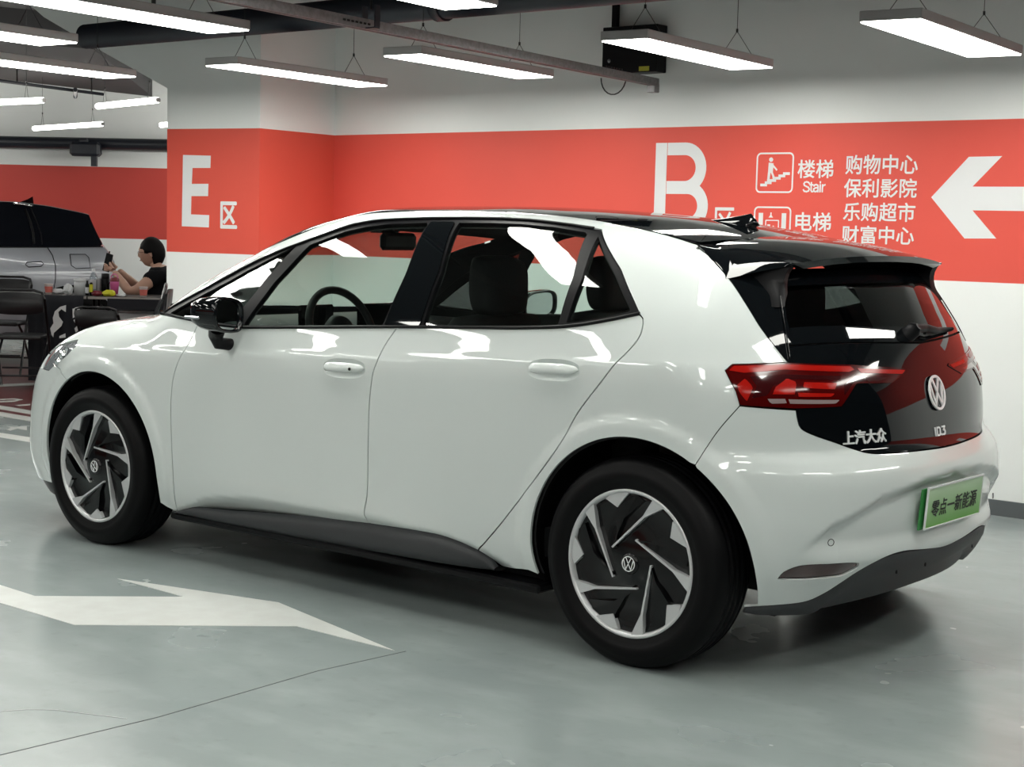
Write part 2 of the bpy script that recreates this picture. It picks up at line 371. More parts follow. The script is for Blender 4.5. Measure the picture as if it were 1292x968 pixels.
def bandmat(name, z0, z1, red=(.76, .088, .062), white=(.84, .86, .85), soft=.003):
    """white plaster with the painted red band between two heights"""
    m = bpy.data.materials.new(name); m.use_nodes = True; nt = m.node_tree; b = nt.nodes['Principled BSDF']; L_ = nt.links.new; b.inputs['Roughness'].default_value = .62
    g = nt.nodes.new('ShaderNodeNewGeometry'); s = nt.nodes.new('ShaderNodeSeparateXYZ'); L_(g.outputs['Position'], s.inputs[0])
    def st(v, inv):
        r = nt.nodes.new('ShaderNodeMapRange'); r.inputs[1].default_value = v-soft/2; r.inputs[2].default_value = v+soft/2
        if inv: r.inputs[3].default_value = 1; r.inputs[4].default_value = 0
        L_(s.outputs['Z'], r.inputs[0]); return r.outputs[0]
    mu = nt.nodes.new('ShaderNodeMath'); mu.operation = 'MULTIPLY'; L_(st(z0, 0), mu.inputs[0]); L_(st(z1, 1), mu.inputs[1])
    n = nt.nodes.new('ShaderNodeTexNoise'); n.inputs['Scale'].default_value = 1.6; n.inputs['Detail'].default_value = 6; L_(g.outputs['Position'], n.inputs['Vector'])
    def var(c, k):
        x = nt.nodes.new('ShaderNodeMix'); x.data_type = 'RGBA'; x.inputs['A'].default_value = c+(1,); x.inputs['B'].default_value = tuple(v*k for v in c)+(1,); L_(n.outputs[0], x.inputs['Factor']); return x.outputs['Result']
    x = nt.nodes.new('ShaderNodeMix'); x.data_type = 'RGBA'; L_(mu.outputs[0], x.inputs['Factor']); L_(var(white, .93), x.inputs['A']); L_(var(red, .88), x.inputs['B']); L_(x.outputs['Result'], b.inputs['Base Color'])
    return m
M['floor'] = floormat(); M['band'] = bandmat('white_wall_with_red_band', 1.182, 2.001); M['ceil'] = mat('grey_ceiling_paint', (.11, .109, .108), .8)
M['grey'] = mat('grey_baseboard_paint', (.10, .11, .115), .5); M['beam'] = mat('dark_ceiling_and_unlit_wall', (.035, .034, .036), .7); M['pipe'] = mat('dark_navy_pipe', (.010, .013, .022), .45)
M['lampbody'] = mat('lamp_housing', (.50, .49, .49), .5); M['lamp'] = mat('lamp_diffuser', (1, 1, 1), .5, emit=(1.0, 1.0, .93), estr=LAMP)
M['paint'] = mat('white_sign_paint', (.74, .75, .76), .55); M['road'] = mat('white_floor_paint', (.62, .64, .62), .34, noise=(9, .5, (.5, .5, .48)))
M['redfloor'] = mat('red_floor_paint', (.115, .018, .020), .30, noise=(4, .6, (.16, .05, .05))); M['zinc'] = mat('galvanised_steel', (.20, .20, .205), .42, metal=.75, noise=(60, .6, (.3, .3, .31)))
M['wire'] = mat('thin_steel_wire', (.05, .05, .05), .4, metal=.5)
fl = MB().box((-3, 1, -.05), (30, 26, .1)).build('floor', M['floor']); tag(fl, kind='structure')
HC_ = 3.05
c_ = MB().box((-3, 1, HC_+.05), (30, 26, .1)).build('ceiling', M['ceil']); tag(c_, kind='structure')
w = MB().box((-.72, 2.885, HC_/2), (8.7, .2, HC_)).build('wall_back', M['band']); tag(w, kind='structure')
b_ = MB().box((-.72, 2.781, .04), (8.7, .014, .08)).build('baseboard_back', M['grey']); tag(b_, kind='structure')
w = MB().box((11.5, 0, HC_/2), (.2, 22, HC_)).build('wall_right', M['beam']); tag(w, kind='structure')  # unseen wall, coloured dark to stand in for the unlit garage beyond
w = MB().box((-3, -9.2, HC_/2), (24, .2, HC_)).build('wall_front', M['band']); tag(w, kind='structure')
# pillar with a flared head
pA, pB = at(211, 163, 'z', 2.0)[:2], at(328, 162, 'z', 2.0)[:2]; pC = np.array((-5.07, 2.80)); pD = pA+np.array((-.10, 1.0))
mb = MB(); mb.prism([tuple(pA), tuple(pB), tuple(pC), tuple(pD)], 0, HC_); w = mb.build('wall_pillar', bandmat('pillar_with_red_band', 1.182, 2.001, (.72, .085, .055))); tag(w, kind='structure')
dv = (pA-pB)/np.linalg.norm(pA-pB); Fp = frame((pA[0], pA[1], 0), (-dv[0], -dv[1], 0), (0, 0, 1))
mb = MB(); mb.prism([(0.001, 2.27), (0.001, HC_), (-1.5, HC_), (-1.1, 2.78), (-.55, 2.52)], -.8, -.002, 0, Fp); w = mb.build('trim_1', M['band']); tag(w, kind='structure')
mb = MB(); mb.prism([tuple(pA-dv*0+np.array((-.004, -.004))), tuple(pB+np.array((.005, -.005))), tuple(pC+np.array((.005, -.02))), tuple(pD)], 0, .08); w = mb.build('baseboard_pillar', M['grey']); tag(w, kind='structure')
# far zone
EX = np.array((math.cos(.6768), math.sin(.6768))); EY = np.array((-EX[1], EX[0])); T0 = np.array((-8.0, 3.3)); RZ = .6768
def L2(a, b, z=0): q = T0+EX*a+EY*b; return (q[0], q[1], z)
def ab(px, py, b):               # photo point -> (a, z) on the plane at distance b behind the table edge
    d = ray([(px, py)])[1][0]; n_ = np.array((EY[0], EY[1], 0)); t = (np.dot(n_[:2], T0)+b-np.dot(n_, CC))/np.dot(n_, d); p = CC+d*t; return float(np.dot(p[:2]-T0, EX)), float(p[2])
a0, z0 = ab(205, 212.5, 5.1); a1, z1 = ab(205, 302.5, 5.1)
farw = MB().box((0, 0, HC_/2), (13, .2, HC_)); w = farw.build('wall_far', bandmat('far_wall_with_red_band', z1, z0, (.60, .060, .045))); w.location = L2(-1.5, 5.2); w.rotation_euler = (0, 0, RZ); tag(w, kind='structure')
mb = MB(); q = [at(*p, 'z', 2.78) for p in((-160, 74), (-60, 92), (0, 100), (192, 122), (118, 62), (0, 52), (-160, 40))]; mb.prism([tuple(p[:2]) for p in q], 2.78, HC_); w = mb.build('trim_2', M['beam']); tag(w, kind='structure')
# pipes
def pipe(name, label, pts, r, m, parts=()):
    mb = MB(); mb.tube(pts, r, 20); o = mb.build(name, m); tag(o, label, 'pipe'); return o
p1_ = pipe('ceiling_pipe', 'thick dark navy pipe under the ceiling, crossing in front of the back wall', [(-6.10, 1.5, 2.585), (3.6, 1.5, 2.585)], .080, M['pipe'])
mb = MB(); q = at(557, 20, 'y', 1.5); mb.tube([(q[0]-.03, 1.5, 2.585), (q[0]+.03, 1.5, 2.585)], .092, 20); mb.build('pipe_collar', M['pipe'], p1_)
for x in(-5.4, -2.6, .2, 2.6): MB().box((x, 1.5, (HC_+2.65)/2), (.02, .02, HC_-2.66)).build('hanger_rod', M['wire'], p1_)
pf = ab(0, 184, 4.95); pg = ab(206, 181, 4.95); q0, q1 = L2(pf[0]-2.5, 4.95, 2.22), L2(pg[0]+1.5, 4.95, 2.25)
p2_ = pipe('wall_pipe', 'thick black pipe running along the far wall above its red band', [q0, q1], .066, M['pipe'])
a_, z_ = ab(108, 186, 4.85); mb = MB(); mb.box((0, 0, 0), (.34, .16, .16), bev=.03); mb.box((.10, -.02, -.13), (.06, .06, .12)); mb.box((-.02, 0, .07), (.10, .10, .10), bev=.02); v_ = mb.build('valve', M['pipe'], p2_); v_.location = L2(a_, 4.86, z_-.02); v_.rotation_euler = (0, 0, RZ)
mb = MB(); s_ = [at(*p, 'z', 2.55) for p in((-30, 98), (130, 119), (131, 116))]; mb.tube([s_[0], s_[1]], .014, 8); mb.tube([at(95, 113, 'z', 2.55), at(95, 122, 'z', 2.55)+np.array((0, 0, -.0))], .02, 8); o = mb.build('sprinkler_pipe', M['pipe']); tag(o, 'thin dark sprinkler pipe under the ceiling at the upper left', 'pipe')
mb = MB(); e0 = np.array(s_[0]); e1 = np.array(s_[1])
for k in(.3, .9): p = e0*(1-k)+e1*k; mb = MB(); mb.tube([p, (p[0], p[1], HC_)], .006, 6); mb.build('hanger_rod', M['wire'], o)
# lamps
ZL = 2.25; KL = (ZL-CC[2])/(2.17-CC[2])
def lampk(c, rz, ln, wd_, label): return lamp((CC[0]+(c[0]-CC[0])*KL, CC[1]+(c[1]-CC[1])*KL), rz, ln*KL, wd_*KL, label)
def lamp(c, rz, ln, wd_, label, wires=True, group=None, batten=False):
    t = thing('pendant_lamp', label, 'lamp', (c[0], c[1], ZL), rz, group)
    mb = MB(); mb.box((0, 0, .024), (wd_, ln, .042), bev=.003); mb.build('lamp_housing', M['lampbody'], t)
    mb = MB(); mb.box((0, 0, .001), (wd_-.012, ln-.012, .006)); mb.build('diffuser', M['lamp'], t)
    if batten:
        for ch in list(t.children): bpy.data.objects.remove(ch)
        mb = MB(); mb.tube([(0, -ln/2+.02, .03), (0, ln/2-.02, .03)], wd_/2, 14); mb.build('diffuser', M['lamp'], t)
        for s in(-1, 1): mb = MB(); mb.tube([(0, s*(ln/2-.02), .03), (0, s*ln/2, .03)], wd_/2*.8, 14); mb.build('end_cap', M['lampbody'], t)
    for s in(-1, 1):
        y = s*ln*.36; top = HC_-ZL; k = .17
        mb = MB(); mb.tube([(-wd_*.36, y, .045), (0, y, k)], .0016, 5); mb.build('suspension_wire', M['wire'], t)
        mb = MB(); mb.tube([(wd_*.36, y, .045), (0, y, k)], .0016, 5); mb.build('suspension_wire', M['wire'], t)
        mb = MB(); mb.tube([(0, y, k-.006), (0, y, k+.012)], .006, 8); mb.tube([(0, y, k), (0, y, top)], .0016, 5); mb.build('hanging_cord', M['wire'], t)
    return t
ang = .085
lampk((.16, .95), ang, 1.22, .235, 'pendant lamp nearest the upper right corner, above the arrow on the wall')
lampk((-1.035, .985), ang, 1.20, .225, 'pendant lamp above the letter B, beside the black box')
lampk((-2.28, .96), ang, 1.12, .225, 'pendant lamp just below the galvanised strut, over the car roof')
lampk((-3.45, .93), ang, 1.20, .225, 'pendant lamp in front of the pillar with the letter E')
lampk((-.875, -1.24), ang, 1.20, .235, 'pendant lamp cut by the top edge, right of the galvanised strut')
lampk((-2.235, -1.18), ang, 1.20, .235, 'long pendant lamp at the top left, nearest the galvanised strut')
lampk((-3.32, -1.24), ang, 1.20, .26, 'upper of the two pendant lamps cut by the left edge')
lampk((-4.43, -.05), ang, 1.20, .25, 'lower of the two big pendant lamps cut by the left edge, over the dark car')
for (x0, y0), (x1, y1), lb in(((-95, 138), (56, 131.5), 'slim lamp cut by the left edge, above the silver car'), ((122, 139), (200, 131.3), 'slim lamp left of the pillar, just above the black wall pipe level'), ((42, 166), (130, 160.5), 'lowest slim lamp in the far aisle, above the valve on the wall pipe'), ((202, 162), (290, 156), 'slim lamp mostly hidden behind the pillar')):
    p, q = at(x0, y0, 'z', ZL), at(x1, y1, 'z', ZL); d = q-p; lamp(((p[0]+q[0])/2, (p[1]+q[1])/2), math.atan2(-d[0], d[1]), float(np.hypot(d[0], d[1])), .045, lb, batten=True)
out = [(x, y) for x in(.15, 1.5, 2.85) for y in(-.85,)]+[(x, 1.55) for x in(1.25, 2.55)]+[(x, -3.45) for x in(-6.2, -4.6, -3.2, -1.95, -.7, .6, 1.85, 3.1)]+[(x, -5.9) for x in(-6, -3.8, -1.6, .6, 2.8)]+[(-7.5, -1.3), (-6.2, -1.6), (-9.5, -.9), (-10.5, 2.2), (-12.5, 4.2), (-5.6, 4.4), (-4.4, 4.4), (-6.6, 5.6), (-5.2, 6.4), (-8.0, 7.6), (-12.8, 2.3), (-14.2, 5.2), (-11.6, 2.8), (-9.5, 6.9), (-10.1, 6.5), (-8.8, 6.0), (-8.2, 7.2), (-15.0, 4.0), (-13.2, 3.6), (-11.0, 1.6)]  # rows continued out of view, then unseen lamps added to brighten the far aisle
for x, y in out: lamp((x, y), ang, 1.2, (.10) if (x < -8 or y > 3) else .235, 'unseen lamp of the continued ceiling rows and added far-aisle lighting', group='lamps outside the frame', batten=(x < -8 or y > 3))
# galvanised strut
st = thing('strut_channel', 'long galvanised strut channel under the ceiling, ending beside the black box', 'strut')
sA = at(827, 99, 'z', 2.262); sB = at(468, 26, 'z', 2.262); dvs = (sA-sB)/np.linalg.norm(sA-sB); sE = sA-dvs*6.2
def chan(a, b, w_, h_, name, par):
    ln = float(np.linalg.norm(np.array(b)-np.array(a))); mb = MB(); th = .003
    mb.box((0, 0, h_/2), (w_, ln, th)); mb.box((-w_/2, 0, 0), (th, ln, h_)); mb.box((w_/2, 0, 0), (th, ln, h_))
    for s in(-1, 1): mb.box((s*(w_/2-.006), 0, -h_/2), (.012, ln, th))
    o = mb.build(name, M['zinc'], par); o.location = (np.array(a)+np.array(b))/2; o.rotation_euler = (0, 0, math.atan2(-(b[0]-a[0]), b[1]-a[1])); return o
ch = chan(sE+np.array((0, 0, -.022)), sA+np.array((0, 0, -.022)), .045, .040, 'channel', st)
for px, py in((445, 28), (770, 86)):
    c0 = at(px, py, 'z', 2.24)
    for k in range(7): mb = MB(); p = c0+dvs*(k-3)*.028; mb.box((p[0]+.0245, p[1], 2.240), (.003, .016, .008), rz=math.atan2(-dvs[0], dvs[1])); mb.build('slot', M['dark'], st)
mb = MB(); p = at(468, 30, 'z', 2.24); mb.box((p[0], p[1], 2.222), (.075, .03, .006)); mb.box((p[0]+.036, p[1], 2.27), (.006, .03, .09)); mb.box((p[0]-.036, p[1], 2.27), (.006, .03, .09)); mb.build('bracket', M['pipe'], st)
mb = MB(); mb.tube([(p[0], p[1], 2.30), (p[0], p[1], HC_)], .005, 8); mb.build('hanger_rod', M['wire'], st)
mb = MB(); p = sA; mb.box((p[0], p[1]-.02, 2.205), (.055, .05, .05), bev=.004); mb.build('end_bracket', M['zinc'], st)
# black box on the wall
x0_, x1_ = -2.745, -2.36; t = thing('junction_box', 'black electrical box on the wall behind the pendant lamp above the letter B', 'box', ((x0_+x1_)/2, 2.78, 2.31))
mb = MB(); mb.box((0, -.055, .135), (x1_-x0_, .105, .27), bev=.004); mb.build('enclosure', M['trim'], t)
mb = MB(); mb.box((.11, -.110, .020), (.07, .003, .026)); mb.build('yellow_sticker', mat('yellow_sticker', (.45, .42, .03), .5), t)
mb = MB(); mb.lathe([(0, .006), (.010, .005), (.012, 0)], 14, M4=frame((-.14, -.108, .075), (1, 0, 0), (0, 0, 1))); mb.build('lock', M['zinc'], t)
mb = MB(); mb.box((-.165, -.02, .46), (.035, .03, .42)); mb.build('conduit', M['trim'], t)
mb = MB(); mb.tube([(-.20+.09*(1-math.cos(a))*1.0, -.10, -.02-.10*math.sin(a)) for a in np.linspace(0, math.pi, 12)], .004, 6); mb.build('cable_loop', M['wire'], t)
# ------------------------------------------------------------ painted signs on the wall
YW2 = 2.785
def wallpt(px, py): p = at(px, py, 'y', YW2); return float(p[0]), float(p[2])
def flat(name, label, cat, polys, m, F4, th=.0012, group=None):
    mb = MB()
    for P_ in polys: mb.prism(P_, 0, th, 0, F4)
    o = mb.build(name, m); tag(o, label, cat, group); return o
FW = frame((0, YW2, 0), (1, 0, 0), (0, 0, 1))          # local z = x cross z = -y, towards the room
def wtext(body, x0, y0, x1, y1, label, bold=0.0016, cat='lettering'):
    a, zt = wallpt(x0, y0); c, zb_ = wallpt(x1, y1); me = fit_text(body, c-a, zt-zb_, .0012, bold); me.transform(Matrix.Translation((a, YW2, zb_)) @ Matrix.Rotation(math.pi/2, 4, 'X')); me.transform(Matrix.Translation((0, -.0, 0)))
    o = link('wall_lettering', me, None, M['paint']); tag(o, label, cat); return o
wtext('购物中心', 1068, 196, 1157.5, 219.5, 'top line of four white characters on the red band')
wtext('保利影院', 1066, 225.5, 1156, 249.5, 'second line of four white characters on the red band')
wtext('乐购超市', 1065, 255.5, 1154, 280, 'third line of four white characters on the red band')
wtext('财富中心', 1063, 284.5, 1152.5, 309, 'lowest line of four white characters, just above the car spoiler')
wtext('楼梯', 1007.5, 202, 1051, 224.5, 'two white characters right of the stair pictogram')
wtext('Stair', 1014, 229.5, 1040, 242, 'small white word Stair under two characters', .0008)
wtext('电梯', 1004.5, 268, 1048, 292, 'two white characters beside the lift pictogram, above the car roof')
def rring(cx, cz, w_, h_, r, t_, n=6):
    def rr(w_, h_, r):
        o = []
        for sx, sz, a0 in((1, 1, 0), (-1, 1, 90), (-1, -1, 180), (1, -1, 270)):
            for k in range(n+1):
                a = math.radians(a0+90*k/n); o.append((cx+sx*(w_/2-r)+r*math.cos(a), cz+sz*(h_/2-r)+r*math.sin(a)))
        return o
    A, B_ = rr(w_, h_, r), rr(w_-2*t_, h_-2*t_, max(r-t_, .002)); q = []
    for i in range(len(A)):
        j = (i+1) % len(A); q.append([A[i], A[j], B_[j], B_[i]])
    return q
def quads(name, label, cat, qs, m, F4, th=.0012, par=None):
    mb = MB()
    for q in qs:
        n = len(q); mb.add([(x, y, th) for x, y in q]+[(x, y, 0) for x, y in q], [tuple(range(n)) if sum(q[i-1][0]*q[i][1]-q[i][0]*q[i-1][1] for i in range(n)) > 0 else tuple(range(n))[::-1]]+[(i, (i+1) % n, n+(i+1) % n, n+i) for i in range(n)], 0, False, F4)
    o = mb.build(name, m, par)
    if label: tag(o, label, cat)
    return o
def picto(cx, cy, label, kind):
    x, z = wallpt(cx, cy); w_ = abs(wallpt(cx+23.5, cy)[0]-wallpt(cx-23.5, cy)[0]); h_ = .222
    t = quads('pictogram', label, 'sign', rring(x, z, w_, h_, .028, .009), M['paint'], FW)
    s = w_/.2
    if kind == 'stair':
        P_ = []
        for k in range(6): P_.append([(x-.075*s+k*.024*s, z-.075+k*.0125), (x-.075*s+k*.024*s+.036*s, z-.075+k*.0125), (x-.075*s+k*.024*s+.036*s, z-.060+k*.0125), (x-.075*s+k*.024*s, z-.060+k*.0125)])
        quads('steps', None, None, P_, M['paint'], FW, par=t)
        hd = [(x-.022*s+.0125*math.cos(a), z+.072+.0125*math.sin(a)) for a in np.linspace(0, 2*math.pi, 14, endpoint=False)]
        P_ = [hd, [(x-.036*s, z+.0), (x-.010*s, z+.0), (x-.008*s, z+.052), (x-.034*s, z+.056)], [(x-.012*s, z+.048), (x+.014*s, z+.018), (x+.010*s, z+.010), (x-.012*s, z+.034)],
              [(x-.036*s, z+.004), (x-.022*s, z+.004), (x-.028*s, z-.052), (x-.040*s, z-.052)], [(x-.022*s, z+.004), (x-.010*s, z+.002), (x+.000*s, z-.020), (x+.004*s, z-.040), (x-.008*s, z-.040), (x-.012*s, z-.018)]]
        quads('walking_figure', None, None, P_, M['paint'], FW, par=t)
    else:
        P_ = []
        for sg in(-1, 1): P_.append([(x+sg*.062*s-.014, z-.09), (x+sg*.062*s+.014, z-.09), (x+sg*.062*s+.014, z+.075), (x+sg*.062*s-.014, z+.075)])
        P_ += rring(x, z-.02, .074*s, .115, .006, .006)
        P_ += [[(x-.03, z-.01), (x-.012, z-.01), (x-.012, z+.012), (x-.03, z+.012)], [(x+.004, z-.03), (x+.012, z-.03), (x+.012, z+.005), (x+.004, z+.005)]]
        P_ += [[(x-.020*s, z+.050), (x+.004*s, z+.050), (x-.008*s, z+.068)], [(x-.011*s, z+.066), (x-.005*s, z+.066), (x-.005*s, z+.078), (x-.011*s, z+.078)]]
        quads('lift_cabin', None, None, P_, M['paint'], FW, par=t)
    return t
picto(977.5, 218, 'square pictogram of a figure walking up stairs', 'stair')
picto(974, 286, 'square lift pictogram half hidden by the car roof', 'lift')
ar = [wallpt(*p) for p in((1175, 249), (1222.5, 198), (1264.5, 197), (1227, 235.5), (1300, 235), (1300, 265.5), (1227, 265.5), (1257, 301), (1217, 301))]
xe = 1.05; ar[4] = (xe, ar[3][1]); ar[5] = (xe, ar[6][1]); ar[3] = (ar[3][0], ar[4][1])
flat('wall_arrow', 'big white arrow on the red band pointing left', 'arrow', [ar], M['paint'], FW)
# letter B of painted strokes (stem, then the bowls), small character beside it
bx, bt = wallpt(828, 180.5); bx2 = wallpt(894, 181)[0]; hB = .505; z0b = bt-hB; wB = bx2-bx
mb = MB(); th = .0012; sw = .078
mb.prism([(bx, z0b), (bx+sw, z0b), (bx+sw, bt), (bx, bt)], 0, th, 0, FW)
def bowl(zt, zb_, xo):
    r = (zt-zb_)/2; zc = (zt+zb_)/2; A = [(bx+sw+.004, zt)]+[(xo-r+r*math.cos(a), zc+r*math.sin(a)) for a in np.linspace(math.pi/2, -math.pi/2, 20)]+[(bx+sw+.004, zb_)]; r2_ = r-.072
    B_ = [(bx+sw+.004, zt-.072)]+[(xo-r+r2_*math.cos(a), zc+r2_*math.sin(a)) for a in np.linspace(math.pi/2, -math.pi/2, 20)]+[(bx+sw+.004, zb_+.072)]; n = len(A)
    for i in range(n-1): q = [A[i], A[i+1], B_[i+1], B_[i]]; mb.add([(x, y, th) for x, y in q], [(0, 3, 2, 1)], 0, False, FW)
bowl(bt, bt-.292, bx2-.008); th = .0018; bowl(bt-.222, z0b, bx2+.012)
tag(mb.build('wall_letter', M['paint']), 'big white letter B painted on the red band above the car roof', 'letter')
x_, z_ = wallpt(903, 262); me = fit_text('区', .125, .165, .0012, .002); me.transform(Matrix.Translation((x_, YW2-.0015, z_-.165)) @ Matrix.Rotation(math.pi/2, 4, 'X'))
tag(link('wall_lettering', me, None, M['paint']), 'small white character beside the letter B, behind the roof aerial', 'lettering')
# letter E and small character on the pillar
def pil(px, py):
    d = ray([(px, py)])[1][0]; n_ = np.array((dv[1], -dv[0], 0)); t = np.dot(n_[:2], pA-CC[:2])/np.dot(n_, d); p = CC+d*t; return float(np.dot(p[:2]-pA, -dv)), float(p[2])
EP = [pil(*p) for p in((231, 195.5), (266, 196.5), (265.5, 212), (243, 212), (242, 232), (263, 232), (262.5, 247.5), (241.5, 247.5), (241, 270.5), (264, 271.5), (263.5, 287), (229.5, 285.5))]
flat('wall_letter', 'big white letter E painted on the pillar', 'letter', [EP], M['paint'], Fp)
(c0, d0), (c1, d1) = pil(279, 255), pil(298.5, 288); me = fit_text('区', c1-c0, d0-d1, .0012, .005); me.transform(Fp @ Matrix.Translation((c0, d1, 0)))
tag(link('wall_lettering', me, None, M['paint']), 'small white character beside the letter E on the pillar', 'lettering')
# ------------------------------------------------------------ floor markings
def floorpoly(name, label, pts, m, cat='floor marking', z=.0015, group=None, raw=False):
    P_ = [tuple(p[:2]) if raw else tuple(at(*p, 'z', 0)[:2]) for p in pts]; mb = MB(); mb.prism(P_, .0, z, 0); o = mb.build(name, m); return tag(o, label, cat, group)
def ext(p, q, e0, e1):           # floor strip edge extended past its ends
    a, b = at(*p, 'z', 0)[:2], at(*q, 'z', 0)[:2]; d = (b-a)/np.linalg.norm(b-a); return a-d*e0, b+d*e1
floorpoly('floor_arrow', 'big white arrow painted on the floor in front of the car', ((-120, 699), (0, 738.5), (44, 752.5), (232, 753.5), (148, 730.5), (351, 760.5), (498, 821.5), (374, 790.5), (94, 789), (0, 761), (-120, 722)), M['road'], 'arrow')
a1_, b1_ = ext((0, 525.5), (35.6, 531.5), 2.5, .8); d_ = (b1_-a1_)/np.linalg.norm(b1_-a1_); nrm = np.array((-d_[1], d_[0])); nrm = nrm if nrm[1] > 0 else -nrm
tag(floorpoly('floor', None, [a1_-d_*2, b1_, b1_+nrm*4.2, a1_-d_*2+nrm*4.2], M['redfloor'], None, z=.0010, raw=True), kind='structure')
for (p, q, r_, s_), lb in((((0, 512), (38, 518.3), (38, 523), (0, 516.8)), 'upper of the two white stripes at the edge of the red floor'), (((0, 520), (35.6, 526), (35.6, 531.5), (0, 525.5)), 'lower of the two white stripes at the edge of the red floor'), (((0, 546.5), (34.6, 551.8), (34.6, 557.5), (0, 552)), 'white stripe on the grey floor left of the front wheel')):
    a, b = ext(p, q, 2, .8); c, d = ext(s_, r_, 2, .8); floorpoly('floor_stripe', lb, [a, b, d, c], M['road'], z=.0025, raw=True)
a, b = ext((0, 485.2), (49, 483.2), 1.5, 1.0); c, d = ext((0, 488.2), (49, 486), 1.5, 1.0); floorpoly('floor_stripe', 'thin white line on the red floor by the chair feet', [a, b, d, c], M['road'], z=.0025, raw=True)
floorpoly('floor_symbol', 'white painted strokes on the grey floor between the stripes', ((8, 537.5), (18, 539), (34, 538), (34, 543), (22, 541), (13, 543.5), (8, 542.5), (14, 540)), M['road'])
floorpoly('floor_symbol', 'white loop painted on the red floor above the stripes', ((0, 504), (18, 503), (29, 504.5), (20, 507), (0, 508), (0, 506.5), (18, 505.6), (22, 504.6), (16, 504.2), (0, 505)), M['road'], z=.0025)
floorpoly('floor_symbol', 'short white stroke on the red floor beside the front bumper', ((19, 511.6), (38, 510), (38, 511.6), (24, 512.6)), M['road'], z=.0025)
M['joint'] = mat('dark_floor_joint', (.035, .042, .045), .6); M['scratch'] = mat('pale_floor_scratch', (.30, .32, .32), .4)
def floorline(name, label, pts, w_, m, cat):
    P_ = [np.array(at(*p, 'z', 0)[:2]) for p in pts]; L_, R_ = [], []
    for i, p in enumerate(P_):
        d = P_[min(i+1, len(P_)-1)]-P_[max(i-1, 0)]; d /= np.linalg.norm(d); n_ = np.array((-d[1], d[0]))*w_/2; L_.append(p+n_); R_.append(p-n_)
    mb = MB(); mb.prism([tuple(p) for p in L_+R_[::-1]], 0, .0008); tag(mb.build(name, m), label, cat)
floorline('floor_joint', 'thin dark joint line across the grey floor below the arrow', ((-60, 966), (0, 953), (200, 905), (400, 847), (512, 822)), .0035, M['joint'], 'joint')
floorline('floor_scratch', 'pale curved scratch on the floor at the lower left', ((-20, 899), (0, 898), (35, 895.5), (70, 896), (110, 901), (160, 907)), .004, M['scratch'], 'scratch')
# ------------------------------------------------------------ panels cut from the body surface
def crom(P, n=6):
    P = np.array(P, float)
    if len(P) < 3: return P
    Q = np.vstack([2*P[0]-P[1], P, 2*P[-1]-P[-2]]); o = []
    for i in range(1, len(Q)-2):
        t = np.linspace(0, 1, n, endpoint=False)[:, None]
        a, b, c, d = Q[i-1], Q[i], Q[i+1], Q[i+2]
        o.append(.5*((2*b)+(c-a)*t+(2*a-5*b+4*c-d)*t*t+(3*b-a-3*c+d)*t**3))
    return np.vstack(o+[P[-1:]])
def E(*pts, smooth=True):
    """edge curve on the body surface from photo coordinates"""
    return hit(crom(pts) if smooth else np.array(pts, float))[0]
def rs(P, d):
    P = np.array(P, float); L = np.r_[0, np.cumsum(np.linalg.norm(np.diff(P, axis=0), axis=1))]
    n = max(1, int(round(L[-1]/d))); t = np.linspace(0, L[-1], n+1)
    return np.stack([np.interp(t, L, P[:, k]) for k in range(P.shape[1])], 1)
def uz(P3): return np.stack([p2u(P3), P3[:, 2]], 1)
def xy(P3): return P3[:, :2]
def outline(edges, dom, d=.018):
    o = []
    for e in edges:
        q = rs(dom(np.asarray(e)), d)
        if o and np.linalg.norm(o[-1]-q[0]) < 1e-3: q = q[1:]
        o += list(q)
    if np.linalg.norm(o[0]-o[-1]) < 1e-3: o.pop()
    return np.array(o)
def inset(P, g):
    ar = np.sum(P[:, 0]*np.roll(P[:, 1], -1)-P[:, 1]*np.roll(P[:, 0], -1))
    if ar < 0: P = P[::-1]
    a = P-np.roll(P, 1, 0); b = np.roll(P, -1, 0)-P
    a /= np.linalg.norm(a, axis=1)[:, None]+1e-12; b /= np.linalg.norm(b, axis=1)[:, None]+1e-12
    na = np.stack([-a[:, 1], a[:, 0]], 1); nb = np.stack([-b[:, 1], b[:, 0]], 1)
    m = na+nb; m /= np.linalg.norm(m, axis=1)[:, None]+1e-9
    k = np.clip(1/np.maximum((m*na).sum(1), .35), 1, 2.5)
    return P+m*(g*k)[:, None]
def inpoly(p, poly):
    x, y = p[:, 0], p[:, 1]; c = np.zeros(len(p), bool); n = len(poly)
    for i in range(n):
        x1, y1 = poly[i-1]; x2, y2 = poly[i]
        m = ((y1 > y) != (y2 > y)); c ^= m & (x < (x2-x1)*(y-y1)/((y2-y1) if y2 != y1 else 1e-12)+x1)
    return c
